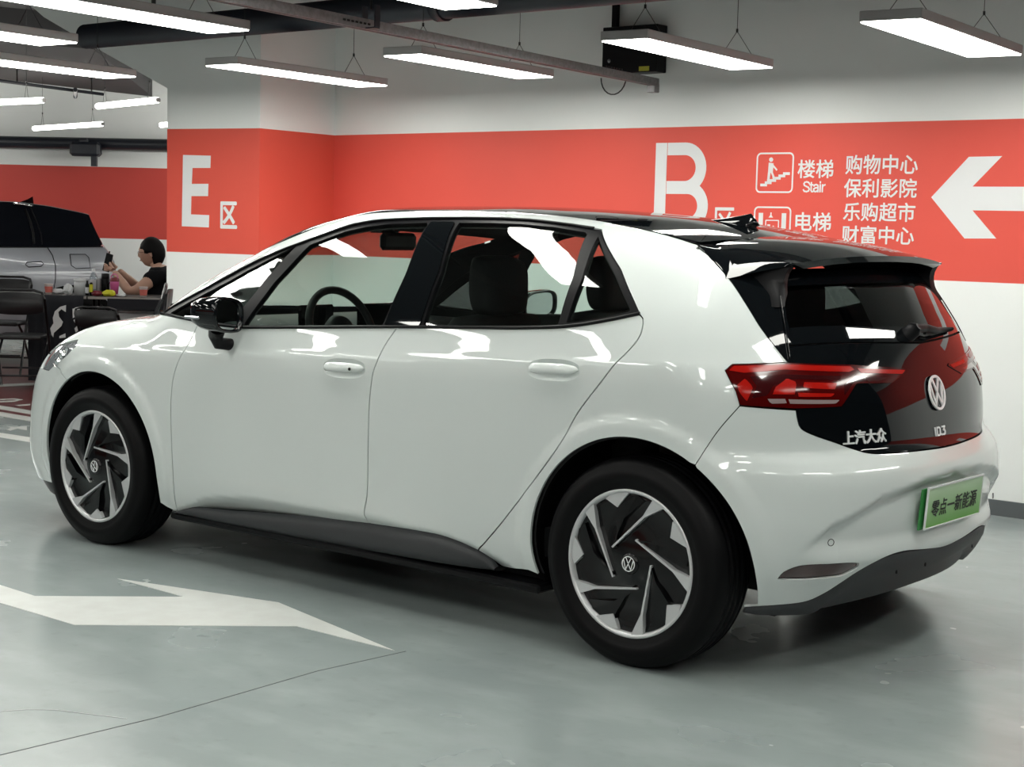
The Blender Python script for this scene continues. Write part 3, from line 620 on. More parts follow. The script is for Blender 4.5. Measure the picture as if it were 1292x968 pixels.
def fill(P, holes, g):
    mn, mx = P.min(0), P.max(0); X, Y = np.meshgrid(np.arange(mn[0], mx[0]+g, g), np.arange(mn[1], mx[1]+g, g*.87))
    X[1::2] += g/2; G = np.stack([X.ravel(), Y.ravel()], 1); G = G[inpoly(G, P)]
    B = P
    for h in holes: G = G[~inpoly(G, h)]; B = np.vstack([B, h])
    if len(G):
        keep = np.ones(len(G), bool)
        for i in range(0, len(G), 400):
            keep[i:i+400] = (((G[i:i+400, None]-B[None])**2).sum(2).min(1) > (g*.42)**2)
        G = G[keep]
    V = np.vstack([B, G]); n = len(P); fc = [list(range(n))]; k = n
    for h in holes: fc.append(list(range(k, k+len(h)))); k += len(h)
    out = delaunay_2d_cdt([Vector(p) for p in V], [], fc, 1, 1e-6)
    V2 = np.array([(v.x, v.y) for v in out[0]]); T_ = np.array([f for f in out[2] if len(f) == 3])
    c = V2[T_].mean(1); ok = np.ones(len(T_), bool)
    for h in holes: ok &= ~inpoly(c, h)
    T_ = T_[ok]
    q = V2[T_]; ar = (q[:, 1, 0]-q[:, 0, 0])*(q[:, 2, 1]-q[:, 0, 1])-(q[:, 1, 1]-q[:, 0, 1])*(q[:, 2, 0]-q[:, 0, 0])
    T_ = T_[np.abs(ar) > 1e-9]
    return V2, T_
def shell(P3, N3, tris, thick):
    """solid skin with custom normals: returns verts, faces, normals"""
    q = P3[tris]; fn = np.cross(q[:, 1]-q[:, 0], q[:, 2]-q[:, 0]); s = (fn*N3[tris].mean(1)).sum(1) < 0
    tris = tris.copy(); tris[s] = tris[s][:, ::-1]
    n = len(P3); V = [P3]; NN = [N3]; Fs = [tuple(t) for t in tris.tolist()]
    if thick > 0:
        V.append(P3-N3*thick); NN.append(-N3); Fs += [(a+n, c+n, b+n) for a, b, c in tris.tolist()]
        ed = {}
        for a, b, c in tris.tolist():
            for e in((a, b), (b, c), (c, a)): ed[e] = 1
        bd = [e for e in ed if (e[1], e[0]) not in ed]; k = 2*n; vv = []; nn = []
        for a, b in bd:
            d = P3[b]-P3[a]; m = np.cross(d, N3[a]); m /= np.linalg.norm(m)+1e-12
            vv += [P3[a], P3[b], P3[b]-N3[b]*thick, P3[a]-N3[a]*thick]; nn += [m]*4; Fs.append((k+1, k, k+3, k+2)); k += 4
        if vv: V.append(np.array(vv)); NN.append(np.array(nn))
    return np.vstack(V), Fs, np.vstack(NN)
def skinmesh(name, V, Fs, NN):
    me = bpy.data.meshes.new(name); me.from_pydata(V.tolist(), [], Fs); me.polygons.foreach_set('use_smooth', [True]*len(Fs)); me.update()
    me.normals_split_custom_set_from_vertices([tuple(n) for n in NN]); return me
MAPS = {'g': onguide, 't': ontop}
FRAME = []                       # dark backing behind every panel
def panel(name, P2, m, parent, holes=(), dom='g', off=0, thick=.010, gap=.0022, g=.03, back=True, post=None, flipmirror=None):
    P2 = inset(np.asarray(P2), gap); hs = [np.asarray(h) for h in holes]
    V2, T_ = fill(P2, hs, g); P3 = MAPS[dom](V2); N3 = N(P3)
    P3 = P3+N3*off
    if post is not None: P3, N3 = post(P3, N3, V2)
    V, Fs, NN = shell(P3, N3, T_, thick); o = link(name, skinmesh(name, V, Fs, NN), parent, m)
    if thick > .009 and m is not M['dark']:            # inner side of the panel is unpainted black
        o.data.materials.append(M['dark']); nt_ = len(T_)
        for q in range(nt_, 2*nt_): o.data.polygons[q].material_index = 1
    if back: FRAME.append((P2, hs, dom, off))
    return o
def mirror(o, parent, name=None):
    """right-hand copy of a left-hand part"""
    me = o.data; co = np.zeros(len(me.vertices)*3); me.vertices.foreach_get('co', co); co = co.reshape(-1, 3).copy(); co[:, 1] *= -1
    Fs = [tuple(p.vertices)[::-1] for p in me.polygons]; n2 = bpy.data.meshes.new(name or o.name); n2.from_pydata(co.tolist(), [], Fs)
    n2.polygons.foreach_set('use_smooth', [p.use_smooth for p in me.polygons]); n2.polygons.foreach_set('material_index', [p.material_index for p in me.polygons]); n2.update()
    if me.has_custom_normals:
        nv = np.zeros((len(co), 3))
        for l, cn in zip(me.loops, me.corner_normals): nv[l.vertex_index] = cn.vector
        nv[:, 1] *= -1; n2.normals_split_custom_set_from_vertices([tuple(k) for k in nv])
    for mm in me.materials: n2.materials.append(mm)
    r = link(name or o.name, n2, parent); r.location = (o.location[0], -o.location[1], o.location[2])
    return r
def arc(cx, cz, r, a0, a1, n=40):
    t = np.radians(np.linspace(a0, a1, n)); return np.stack([cx+r*np.cos(t), cz+r*np.sin(t)], 1)
def both(P2):
    """add the mirror image across the rear centre line"""
    UC = U1+YC; Q = np.array(P2)[::-1].copy(); Q[:, 0] = 2*UC-Q[:, 0]
    if abs(Q[0, 0]-UC) < 2e-3: Q = Q[1:]
    return np.vstack([P2, Q])
UC = U1+YC; UF = U0-YC
CAR = thing('car', 'white five-door hatchback with black roof and tailgate parked in the foreground', 'car')
# shared edge curves ------------------------------------------
e_dlo_top = E((200, 396), (230, 380), (261, 363), (313, 334.5), (350, 317.5), (385, 304.4), (436, 286), (463, 280), (491, 277), (559, 275), (647, 276), (703, 281), (758.6, 289))
e_dlo_rear = E((758.6, 289), (783, 340), (807.4, 397), smooth=False)
e_belt = E((200, 396), (247, 406), (275, 411.5), (299, 414.2), (400, 414.2), (502, 413.8), (600, 414.7), (650, 415.3), (711, 413.5), (758.6, 407), (807.4, 397))
e_rail_top = E((205, 390), (244, 359), (310, 325.5), (373, 298), (425, 277.5), (455, 271), (491, 267.8), (559, 265.8), (620, 266.5), (680, 270), (731, 275), (780, 283), (820, 290.5), (855, 300), (876, 307))
e_D = E((876, 307), (884, 311), (920, 352), (940, 382), (960, 414), (980, 440), (993.8, 457.6))
e_doorF = E((250, 409), (238, 434), (227, 452), (219, 475), (216, 500), (215.5, 520), (216.5, 560), (219, 610), (221, 632), (224.5, 646.5))
e_B = E((500.7, 413.8), (485, 437), (473, 463), (469, 480), (466, 510), (464.4, 560), (463.6, 620), (459.6, 648.5), (467.6, 661))
e_R = E((807.4, 397), (811.6, 405), (807.4, 424), (794.9, 440.6), (775.4, 460), (760, 480), (729.6, 520), (703, 565.7), (640, 650.7), (603.5, 694.5))
e_sillF = E((224.5, 646.5), (236, 643), (252, 640.5), (300, 644), (361, 649), (467.6, 661))
e_sillR = E((467.6, 661), (542, 672.7), (575, 682), (603.5, 694.5))
e_sillQ = E((603.5, 694.5), (619, 704), (634.6, 715), (671.6, 720), smooth=False)
e_lampT = E((993.8, 457.6), (923.5, 460), (915, 467.5), smooth=False)
e_lampL = E((915, 467.5), (928.6, 494), (933.6, 512), smooth=False)
e_lampB = E((933.6, 512), (960, 514.5), (1004, 517.5), smooth=False)
e_shut = E((933.6, 512), (905, 545), (877, 587))
e_hatch = E((1004, 517.5), (1006, 530), (1011, 541), (1028, 549.5), (1052.8, 558), (1075, 566), (1098.7, 572), (1130, 571.5), (1167.5, 567.6), (1188, 564.8))
e_diff = E((1188, 691), (1167.5, 693.7), (1140, 697), (1114, 705), (1085, 720), (1060.5, 736), (1040, 749), (1014.6, 760), (975, 764.5), (938, 766))
tip_ = onside(np.array([[-2.475, 1.000]]))
e_belt = np.vstack([tip_, e_belt[(e_belt[:, 0] > -2.45)]]); e_dlo_top = np.vstack([tip_, e_dlo_top[e_dlo_top[:, 0] > -2.45]])
def cut(P3, x, y=None):          # part of a curve between two x values
    m = (P3[:, 0] >= x[0]-1e-6) & (P3[:, 0] <= x[1]+1e-6); return P3[m]
AR = .403
def AU(cx, a0, a1, n=60):
    return uz(onside(arc(cx, .340, AR, a0, a1, n)))
def archpts(cx, p0, p1, cz=.340, r=AR):
    a0 = math.degrees(math.atan2(p0[1]-cz, p0[0]-cx)); a1 = math.degrees(math.atan2(p1[1]-cz, p1[0]-cx))
    return a0, a1
def g2d(P3): return uz(P3)
def cat(*a):
    o = [];
    for e in a:
        e = list(np.asarray(e))
        if o and np.linalg.norm(o[-1]-e[0]) < 1e-3: e = e[1:]
        o += e
    if np.linalg.norm(o[0]-o[-1]) < 1e-3: o.pop()
    return np.array(o)
S = .018
def r2(e): return rs(uz(e), S)
iB = np.argmin(np.abs(e_belt[:, 0]-e_B[0, 0])); iF = np.argmin(np.abs(e_belt[:, 0]-e_doorF[0, 0]))
# rocker end points of the arches
zb = .235
a_rl = 180-math.degrees(math.asin((zb-.340)/AR)); a_rr = math.degrees(math.asin((zb-.340)/AR))
sh = e_shut[-1][[0, 2]]; a_sh = math.degrees(math.atan2(sh[1]-.340, sh[0])); rsh = math.hypot(sh[0], sh[1]-.340)
# handles: oval bowls in the doors
def oval(c, a, b, n=44, ang=0):
    t = np.linspace(0, 2*np.pi, n, endpoint=False); s = np.sign; X = a*s(np.cos(t))*np.abs(np.cos(t))**.75; Y = b*s(np.sin(t))*np.abs(np.sin(t))**.75
    ca, sa = math.cos(ang), math.sin(ang); return np.stack([c[0]+X*ca-Y*sa, c[1]+X*sa+Y*ca], 1)
def door(name, P2, hpx, lab=None):
    hc = uz(hit([hpx])[0])[0]; hole = oval(hc, .108, .036, ang=.03)
    d = panel(name, P2, M['white'], CAR, holes=[hole], g=.02)
    # bowl
    V2, T_ = fill(oval(hc, .1085, .0365, ang=.03), [], .012); P3 = onguide(V2); N3 = N(P3)
    rr = np.sqrt(((V2[:, 0]-hc[0])/.1085)**2+((V2[:, 1]-hc[1])/.0365)**2); dep = .022*(1-np.clip(rr, 0, 1)**3)
    P3b = P3-N3*dep[:, None]; me_n = N3.copy()
    me_n[:, 0] += .9*((V2[:, 0]-hc[0])/.1085)**3*-.6; me_n[:, 2] += -1.0*((V2[:, 1]-hc[1])/.0365)*.7; me_n /= np.linalg.norm(me_n, axis=1)[:, None]
    V, Fs, NN = shell(P3b, me_n, T_, .004); link('handle_bowl', skinmesh('handle_bowl', V, Fs, NN), d, M['white'])
    # grip bar
    mb = MB(); t = np.linspace(-1, 1, 25); base = onguide(np.stack([hc[0]+t*.100, hc[1]+.004+t*.003], 1)); nb = N(base); pts = []; rad = []
    for i, k in enumerate(t):
        out = .028*(1-abs(k)**5)-.004; pts.append(base[i]+nb[i]*out)
    n = 14; vs = []
    for i, p in enumerate(pts):
        k = t[i]; hh = .0175*(1-.25*abs(k)**3)*math.sqrt(max(0, 1-abs(k)**9)); tt = .009
        for j in range(n):
            q = 2*math.pi*j/n; vs.append(p+np.array([0, -1, 0])*tt*math.cos(q)+np.array([0, .25, 1])*hh*math.sin(q))
    fs = [(i*n+j, i*n+(j+1) % n, (i+1)*n+(j+1) % n, (i+1)*n+j) for i in range(len(pts)-1) for j in range(n)]+[tuple(range(n)), tuple(range((len(pts)-1)*n, len(pts)*n))[::-1]]
    mb.add(vs, fs, 0, True); h = mb.build('door_handle', M['white'], d)
    return d, hc
P_fd = cat(r2(e_belt[iF:iB+1]), r2(e_B), r2(e_sillF[::-1]), r2(e_doorF[::-1]))
front_door, hcF = door('front_door', P_fd, (434, 465))
P_rd = cat(r2(e_belt[iB:]), r2(e_R), r2(e_sillR[::-1]), r2(e_B[::-1]))
rear_door, hcR = door('rear_door', P_rd, (698, 467))
lockp = onguide(np.array([[hcF[0]+.062, hcF[1]+.004]]))[0]
# key lock at the rear end of the front grip
mb = MB(); mb.lathe([(0, .003), (.0055, .003), (.006, 0)], 20, M4=frame(lockp+np.array([0, -.034, 0]), (1, 0, 0), (0, 0, 1))); mb.build('lock_cap', M['trim'], front_door)
# quarter panel
iC = np.argmin(np.abs(e_rail_top[:, 0]-e_dlo_rear[0, 0])+0)
P_q = cat(r2(e_dlo_rear[::-1]), r2(e_rail_top[iC:]), r2(e_D), r2(e_lampT), r2(e_lampL), r2(e_shut), AU(0, a_sh, a_rl)[1:], r2(e_sillQ[::-1])[1:], r2(e_R[::-1]))
quarter = panel('quarter_panel', P_q, M['white'], CAR, g=.02)
# cant rail and A pillar in body colour
P_rail = cat(r2(e_dlo_top), r2(e_rail_top[:iC+1][::-1]))
rail = panel('roof_rail', P_rail, M['white'], CAR, gap=.0004, g=.02)
# fender
fx = np.linspace(-2.60, -3.18, 16); e_hood = ontop(np.stack([fx, -np.interp(fx, [-3.18, -2.6], [.66, .70])], 1))
e_fb = E((76, 466), (84, 479.5))
headT = E((98.5, 428.8), (92, 430), (85.5, 433.5), smooth=False)
fs_ = e_fb[-1][[0, 2]]
a_f = math.degrees(math.atan2(fs_[1]-.340, fs_[0]+2.77)); a_fr = math.degrees(math.asin((.225-.340)/AR))
lampR = E((98.5, 428.8), (97, 437), (84, 449), (70, 459.5), smooth=False)
P_f = cat(r2(e_belt[:iF+1]), r2(e_doorF), AU(-2.77, a_fr, a_f), r2(e_fb[::-1]), r2(lampR[::-1]), r2(e_hood[::-1]))
fender = panel('front_fender', P_f, M['white'], CAR, g=.02)
# ------------------------------------------------------------ front end, roof, glazing
L = uz(lampR); L0, L1 = L[0], L[-1]
lampF = np.array([L1, (L1[0]-.14, L1[1]-.035), (L1[0]-.42, L1[1]-.03), (L1[0]-.48, L1[1]+.03), (L1[0]-.20, L1[1]+.075), (L0[0]-.06, L0[1]-.004), L0])
headlamp = panel('headlamp', cat(rs(L, S), rs(lampF, S)[1:]), M['lens'], CAR, off=-.006, g=.02)
for k, (a, b, w) in enumerate(((.25, .35, .010), (.50, .55, .012), (.75, .7, .012))):      # ribs of the lamp unit
    u = L0[0]+(L1[0]-L0[0])*a; z = L0[1]+(L1[1]-L0[1])*a
    q = onguide(np.array([[u-.02, z-.01], [u-.05, z-.035]])); mb = MB(); mb.tube([q[0]+N(q)[0]*.004, q[1]+N(q)[1]*.004], w, 10); mb.build('lamp_module', M['chrome'], headlamp)
fbz = .17
P_b = cat(r2(e_fb), AU(-2.77, a_f, 180-math.degrees(math.asin((.215-.340)/AR)), 50)[1:])
bl = P_b[-1]; low = np.array([bl, (bl[0]-.03, .20), (UF, .185)]); up = np.array([(UF, .775), (L1[0]-.60, .775), (L1[0]-.48, L1[1]+.03)])
lowU = rs(low, S); half = np.vstack([P_b, lowU[1:]]); h2 = np.vstack([rs(up, S), rs(lampF[:4][::-1], S)[1:]])
hl = np.vstack([half, h2[0:0]]); poly_half = [tuple(p) for p in half]
# mirror across the front centre line (u -> 2*UF-u)
top_l = h2; left = list(map(tuple, half)); lt = list(map(tuple, top_l[1:]))
mir = lambda L_: [(2*UF-a, b) for a, b in L_][::-1]
P_bump = np.array(left[:-1]+[(UF, .185)]+mir(left[:-1])+mir(lt)+[(UF, .775)]+lt)
front_bumper = panel('front_bumper', P_bump, M['white'], CAR, g=.04, back=False)
hs_ = rs(xy(e_hood), S); nose = rs(np.vstack([hs_[-1:], xy(onguide(np.vstack([rs(np.array([L0, (L0[0]-.06, L0[1]-.004), (L1[0]-.20, L1[1]+.075), (L1[0]-.48, L1[1]+.03), (UF, .775)]), .03)])))]), S); nose[-1, 1] = 0; cowl = rs(np.array([(-2.93, 0), (-2.90, -.2), (-2.82, -.45), hs_[0]]), S)
h1 = np.vstack([cowl[:-1], hs_[:-1], nose]); hood = panel('hood', np.vstack([h1, (h1[1:-1]*[1, -1])[::-1]]), M['white'], CAR, dom='t', g=.04, back=False)
rt = xy(e_rail_top); iw = np.argmin(np.abs(rt[:, 0]+1.74))
w_side = rs(rt[:iw+1], S); wb = rs(np.array([(-2.94, 0), (-2.91, -.2), (-2.83, -.45), (-2.66, -.66), w_side[0]]), S); wt = rs(np.array([w_side[-1], (-1.86, -.4), (-1.93, -.2), (-1.95, 0)]), S)
h1 = np.vstack([wb[:-1], w_side[:-1], wt]); ws = np.vstack([h1, (h1[1:-1]*[1, -1])[::-1]])
wi = inset(ws, .045)
windscreen = panel('windscreen', wi, M['windscreen'], CAR, dom='t', thick=0, off=-.004, back=False, g=.05)
panel('windscreen_frame', ws, M['black'], CAR, dom='t', holes=[inset(ws, .04)[::1]], off=-.001, g=.03, gap=.001)
r_side = rs(rt[iw:], S); rb = rs(np.array([r_side[-1], (.055, -.35), (.06, 0)]), S)
h1 = np.vstack([wt[::-1][:-1], r_side[:-1], rb]); roofP = np.vstack([h1, (h1[1:-1]*[1, -1])[::-1]])
roof = panel('roof', roofP, M['black'], CAR, dom='t', gap=.0008, g=.03)
def GL(*p): return rs(uz(E(*p, smooth=False)), S)
gA = GL((214, 394.3), (262, 367.5), (310, 341.5), (373, 310), (336, 350), (299, 396), (295, 410.6), (247, 402.3), (214, 394.3))
gB = GL((390, 308.5), (436, 291), (463, 285), (491, 281.5), (541, 280), (512, 344), (482, 410.3), (306, 410.3), (345, 356), (390, 308.5))
gC = GL((579, 280), (620, 280.2), (658, 281.5), (700, 285.5), (742, 292.5), (722, 350), (703.5, 409.5), (650, 411), (532, 411), (555, 345), (579, 280))
gD = GL((754.5, 297), (775, 344), (796, 392.3), (755, 401.5), (713.5, 407.5), (733, 352), (754.5, 297))
P_dlo = cat(r2(e_dlo_top), r2(e_dlo_rear), r2(e_belt[::-1]))
trim = panel('window_frame', P_dlo, M['trim'], CAR, holes=[gA[:-1], gB[:-1], gC[:-1], gD[:-1]], off=-.004, g=.022, gap=.0012, thick=.022)
glasses = []
for nm, P2 in(('front_quarter_glass', gA), ('front_door_glass', gB), ('rear_door_glass', gC), ('rear_quarter_glass', gD)):
    glasses.append(panel(nm, P2[:-1], M['glass'] if 'quarter' not in nm else M['glassdark'] if nm[0] == 'f' else M['glass'], CAR, off=-.011, thick=0, back=False, gap=-.006, g=.03))
gp = GL((544, 279.5), (576, 279.5), (555, 340), (530, 411.5), (484, 411.5), (512, 345), (544, 279.5))
pillar_trim = panel('door_pillar_cover', gp[:-1], M['black'], CAR, off=.0015, thick=.004, back=False, g=.02)
gp2 = GL((757, 291), (781, 341), (804, 396), (797.5, 394), (775, 343), (752.5, 293), (757, 291))
# slim belt moulding
bm_ = e_belt[::3]; mb = MB(); nb = N(bm_); mb.tube([p+n*.001+np.array([0, 0, .004]) for p, n in zip(bm_, nb)], .0055, 8); mb.build('belt_moulding', M['trim'], CAR)
td = e_dlo_top[::3]; nb = N(td); mb = MB(); mb.tube([p+n*.000 for p, n in zip(td, nb)], .0045, 8); mb.build('window_top_moulding', M['trim'], CAR)
# grey-black sill trim
st = rs(np.vstack([uz(e_sillF), uz(e_sillR)[1:], uz(e_sillQ)[1:3]]), S)
xs_ = st[:, 0]; zlo = np.interp(xs_, [-2.30, -2.1, -1.7, -1.2, -.6, -.4], [.190, .185, .185, .192, .212, .225])
V = []; Fs = []
for i, (x, zt) in enumerate(st):
    zt += .004; h = max(zt-zlo[i], .004)
    yt = -float(W(np.array([x]), np.array([zt+.004]))[0])
    for k, (a, b) in enumerate(((0, .004), (.06, -.006), (.35, -.022), (.7, -.018), (.96, -.002), (1.0, .02), (1.0, .12))):
        V.append((x, min(yt, -.845)+.012+b, zt-a*h))
n = 7
Fs = [(i*n+k, i*n+k+1, (i+1)*n+k+1, (i+1)*n+k) for i in range(len(st)-1) for k in range(n-1)]
mb = MB(); mb.add(V, Fs, 0, True); sill = mb.build('sill_trim', M['sill'], CAR)
x0, x1 = -2.340, -.40
mb = MB(); mb.box(((x0+x1)/2, -.76, .178), (x1-x0, .16, .03), bev=.008); sill_lip = mb.build('sill_lower_lip', M['trim'], CAR)
left_side = [front_door, rear_door, quarter, rail, fender, headlamp, trim, pillar_trim, sill, sill_lip]+glasses
# ------------------------------------------------------------ rear end
def toU(e): return rs(uz(e), S)
arcB = AU(0, a_rr, a_sh, 50)
hb = toU(e_hatch); hb[-1, 0] = UC
db = toU(e_diff); db[0, 0] = UC
P_rb = cat(toU(e_shut[::-1]), toU(e_lampB), hb)
P_rbh = np.vstack([P_rb, [[UC, hb[-1, 1]]]]) if abs(P_rb[-1, 0]-UC) > 1e-3 else P_rb
low_ = np.vstack([db[1:], arcB[1:-1]])
mir2 = lambda A: np.array([(2*UC-a, b) for a, b in A])[::-1]
P_rear = np.vstack([P_rbh, mir2(P_rbh[:-1]), mir2(low_), [[UC, db[0, 1]]], low_])
def recess(P3, N3, V2):
    """shallow dish around the number plate"""
    ay = np.abs(P3[:, 1]); z = P3[:, 2]
    zt = np.interp(ay, [0, .20, .45, .64, .72], [.640, .635, .598, .52, .44]); zl = np.interp(ay, [0, .3, .6, .72], [.408, .405, .40, .43])
    def dep(ay, z):
        zt = np.interp(ay, [0, .20, .45, .64, .735], [.640, .632, .595, .52, .43]); zl = np.interp(ay, [0, .3, .6, .735], [.400, .40, .405, .43])
        return .030*sst(0, .045, zt-z)*sst(0, .08, z-zl+.03)*sst(.735, .62, ay)
    e = 2e-3; d = dep(ay, z); gy = (dep(ay+e, z)-dep(ay-e, z))/(2*e)*np.sign(P3[:, 1]); gz = (dep(ay, z+e)-dep(ay, z-e))/(2*e)
    g = np.stack([0*gy, gy, gz], 1); g -= N3*(g*N3).sum(1)[:, None]
    N4 = N3+g; N4 /= np.linalg.norm(N4, axis=1)[:, None]
    return P3-N3*d[:, None], N4
reflP = toU(E((982, 730), (990, 722), (1011, 714.7), (1045, 712.8), (1083.4, 712), (1068, 724), (1050, 728), (1015, 731), (982, 730.5)))[:-1]
rear_bumper = panel('rear_bumper', P_rear, M['white'], CAR, holes=[inset(reflP, -.003), inset(mir2(reflP), -.003)], g=.013, post=recess, back=False)
refl = panel('rear_reflector', reflP, M['reflector'], rear_bumper, off=-.006, g=.02, back=False)
panel('rear_reflector', mir2(reflP), M['reflector'], rear_bumper, off=-.006, g=.02, back=False)
# black lower valance
dl = np.array([(UC, .215), (UC-.30, .212), (UC-.62, .205), (db[-1, 0]+.10, .215), (db[-1, 0], .222)])
dlo = rs(dl, S); half = np.vstack([dlo[1:], db[::-1][1:-1]])
P_df = np.vstack([[[UC, .215]], half, [[UC, db[0, 1]]], mir2(half)])
def puff(P3, N3, V2):
    d = np.abs(V2[:, 0]-UC); zt = np.interp(d, np.sort(np.abs(db[:, 0]-UC)), db[np.argsort(np.abs(db[:, 0]-UC)), 1]); k = np.clip((zt-P3[:, 2])/.10, 0, 1)
    n = N3.copy(); n[:, 2] -= .35*k; n[:, 2] += .5*(1-sst(0, .02, zt-P3[:, 2])); n /= np.linalg.norm(n, axis=1)[:, None]
    return P3+N3*(.006*np.sin(np.pi*k**.6))[:, None]-N3*(.022*k*k*k)[:, None]+np.array([0, 0, 0]), n
diffuser = panel('rear_valance', P_df, M['sill'], CAR, g=.025, post=puff, gap=0, back=False)
# tailgate lower black panel
e_seam = E((995, 437), (1035, 434), (1074, 433), (1138, 433), (1160, 433.3)); sm = toU(e_seam); sm[-1, 0] = UC
e_hl = E((1004, 517.5), (1000, 490), (995.5, 457), (995, 437))
P_h = cat(hb[::-1], toU(e_hl), sm)
P_hatch = np.vstack([P_h, mir2(P_h[1:-1])])
tailgate = panel('tailgate', P_hatch, M['black'], CAR, g=.022, off=.001)
# rear window
e_wl = E((995, 437), (988, 405), (982, 372)); wl = toU(e_wl); topz = 1.285
wtp = rs(np.array([wl[-1], (wl[-1, 0]+.06, topz-.02), (wl[-1, 0]+.18, topz), (UC, topz+.01)]), S)
P_w = cat(sm[::-1], wl, wtp); wl_i = inset(np.vstack([P_w, mir2(P_w[1:-1])]), .002)
gz = inset(np.vstack([P_w, mir2(P_w[1:-1])]), .055)
panel('rear_window_surround', wl_i, M['black'], CAR, holes=[gz], g=.03, off=-.001, back=False)
rear_glass = panel('rear_window', gz, M['glassdark'], CAR, g=.035, off=-.001, thick=0, gap=-.002, back=False)
# black pillar panel beside the rear window
Dq = toU(e_D); b_ = np.array([Dq[-1], (toU(e_hl)[np.argmin(np.abs(toU(e_hl)[:, 1]-Dq[-1, 1]))])])
topD = rs(np.array([wl[-1], (wl[-1, 0]+.05, 1.27), (wl[-1, 0]+.03, 1.34), Dq[0]]), S)
P_D = cat(Dq, toU(e_hl)[np.argmin(np.abs(toU(e_hl)[:, 1]-Dq[-1, 1])):], wl, topD)
def finpost(P3, N3, V2):
    return P3, N3
dpan = panel('rear_pillar_cover', P_D, M['black'], CAR, g=.02, off=.0)
# bright edge strip down the side of the rear window
q = E((983, 368), (985, 385), (990, 415), (996, 452)); nb = N(q); mb = MB(); mb.tube([p+n*.005 for p, n in zip(q, nb)], [.0022]*len(q), 6); fin_edge = mb.build('window_side_blade', M['black'], CAR)
# tail lamps
lampO = GL((915, 467.5), (923.5, 460), (993.8, 457.8), (1074, 460.3), (1141, 464.7), (1145, 468), (1136, 476), (1125, 484), (1080, 484.5), (1072, 497), (1061, 513.5), (1004, 516), (960, 513.5), (933.6, 511.5), (928.6, 494), (915, 467.5))[:-1]
tail = panel('tail_lamp', lampO, M['redlens'], CAR, off=.004, thick=.012, g=.015, gap=.0015)
def seg(name, m, *p, off=.0052, th=.0012):
    P = GL(*p)[:-1]; return panel(name, P, M[m], tail, off=off, thick=th, back=False, g=.015, gap=0)
segs = [seg('light_bar', 'redbright', (920, 468), (925, 462.5), (993, 460.5), (1072, 463), (1078, 467), (1070, 470), (990, 467), (938, 471), (920, 468)),
 seg('light_bar', 'redbright', (1080, 465.5), (1141, 467.5), (1137, 472.5), (1085, 471), (1080, 465.5)),
 seg('lamp_segment', 'redbright', (930, 486), (940, 478), (950, 489), (942, 507), (932, 494), (930, 486)),
 seg('lamp_segment', 'redbright', (978, 489), (992, 478), (1004, 483), (1002, 498), (974, 498), (978, 489)),
 seg('lamp_segment', 'redbright', (1014, 483), (1055, 484), (1052, 492), (1012, 490), (1014, 483)),
 seg('lamp_segment', 'redbright', (1006, 496), (1052, 497), (1048, 501), (1006, 501), (1006, 496)),
 seg('dark_panel', 'reddark', (946, 476), (990, 473), (1060, 475), (1058, 480), (1000, 479), (975, 487), (968, 499), (948, 503), (955, 488), (946, 476), off=.0049),
 seg('clear_segment', 'lampclear', (968, 503.5), (990, 503.5), (992, 509), (972, 509.5), (968, 503.5)),
 seg('clear_segment', 'lampclear', (994, 504), (1058, 505), (1053, 509.5), (996, 509.5), (994, 504)),
 seg('dark_panel', 'reddark', (1064, 486), (1078, 475), (1118, 477), (1108, 481), (1076, 482), (1064, 500), (1064, 486), off=.0049)]
left_side += [dpan, tail, fin_edge]
# spoiler -------------------------------------------------------
V = []; Fs = []; NS = 22; ycol = np.r_[np.linspace(0, 1, 15)]
for i in range(NS+1):
    t = i/NS
    yA = .600-.050*t-.02*math.sin(math.pi*t); xA = .045+.315*t
    yB = np.interp(t, [0, .45, .75, 1], [.628, .692, .625, .552]); zB = np.interp(t, [0, .2, .45, .75, 1], [1.350, 1.305, 1.250, 1.278, 1.300]); xB = np.interp(t, [0, .45, .75, 1], [.045, .195, .285, .362])
    sec = []
    for a in ycol:
        y = yA*a; x = xA+(.052*t)*(1-a**2.2)
        z0 = float(T(np.array(.045), np.array(y)))-(.012*a**4); zt = 1.331-.027*a**2.5
        z = z0*(1-t)+zt*t+.012*math.sin(math.pi*t)*(1-.3*a)
        sec.append((x, y, z))
    pa = np.array(sec[-1]); pb = np.array((xB, yB, zB))
    if t == 0: pb = pa+np.array([0, .03, -.03])
    for a in(.25, .5, .75, 1): 
        p = pa*(1-a)+pb*a; p[1] += .022*math.sin(math.pi*a)*(1-t*.7); p[2] += .012*math.sin(math.pi*a)*(1-t*.6); sec.append(tuple(p))
    for a in(.95, .8, .6, .4, .2, 0):
        y = yB*a*.93; x = xA+(.052*t)*(1-a**2.2)-.006; z = sec[0][2]-.020-.027*a**2.5*t-(.06*(1-t)); sec.append((x, y, z))
    V += sec
n = len(sec)
full = V+[(x, -y, z) for x, y, z in V]; off_ = len(V)
for i in range(NS):
    for k in range(n-1):
        a = i*n+k; Fs.append((a, a+1, a+n+1, a+n)); Fs.append((off_+a, off_+a+n, off_+a+n+1, off_+a+1))
for k in range(n-1): pass
last = NS*n
for k in range(10):
    pass
cap = [last+k for k in range(n)]; Fs.append(tuple(cap)); Fs.append(tuple(off_+k for k in cap[::-1]))
mb = MB(); mb.add([(x, -y, z) for x, y, z in full], Fs, 0, True); spoiler = mb.build('spoiler', M['black'], CAR, weld=True)
import bmesh
bm = bmesh.new(); bm.from_mesh(spoiler.data)
for e in bm.edges: e.smooth = len(e.link_faces) == 2 and e.calc_face_angle(0) < math.radians(42)
for f in bm.faces: f.smooth = True
bm.to_mesh(spoiler.data); bm.free()

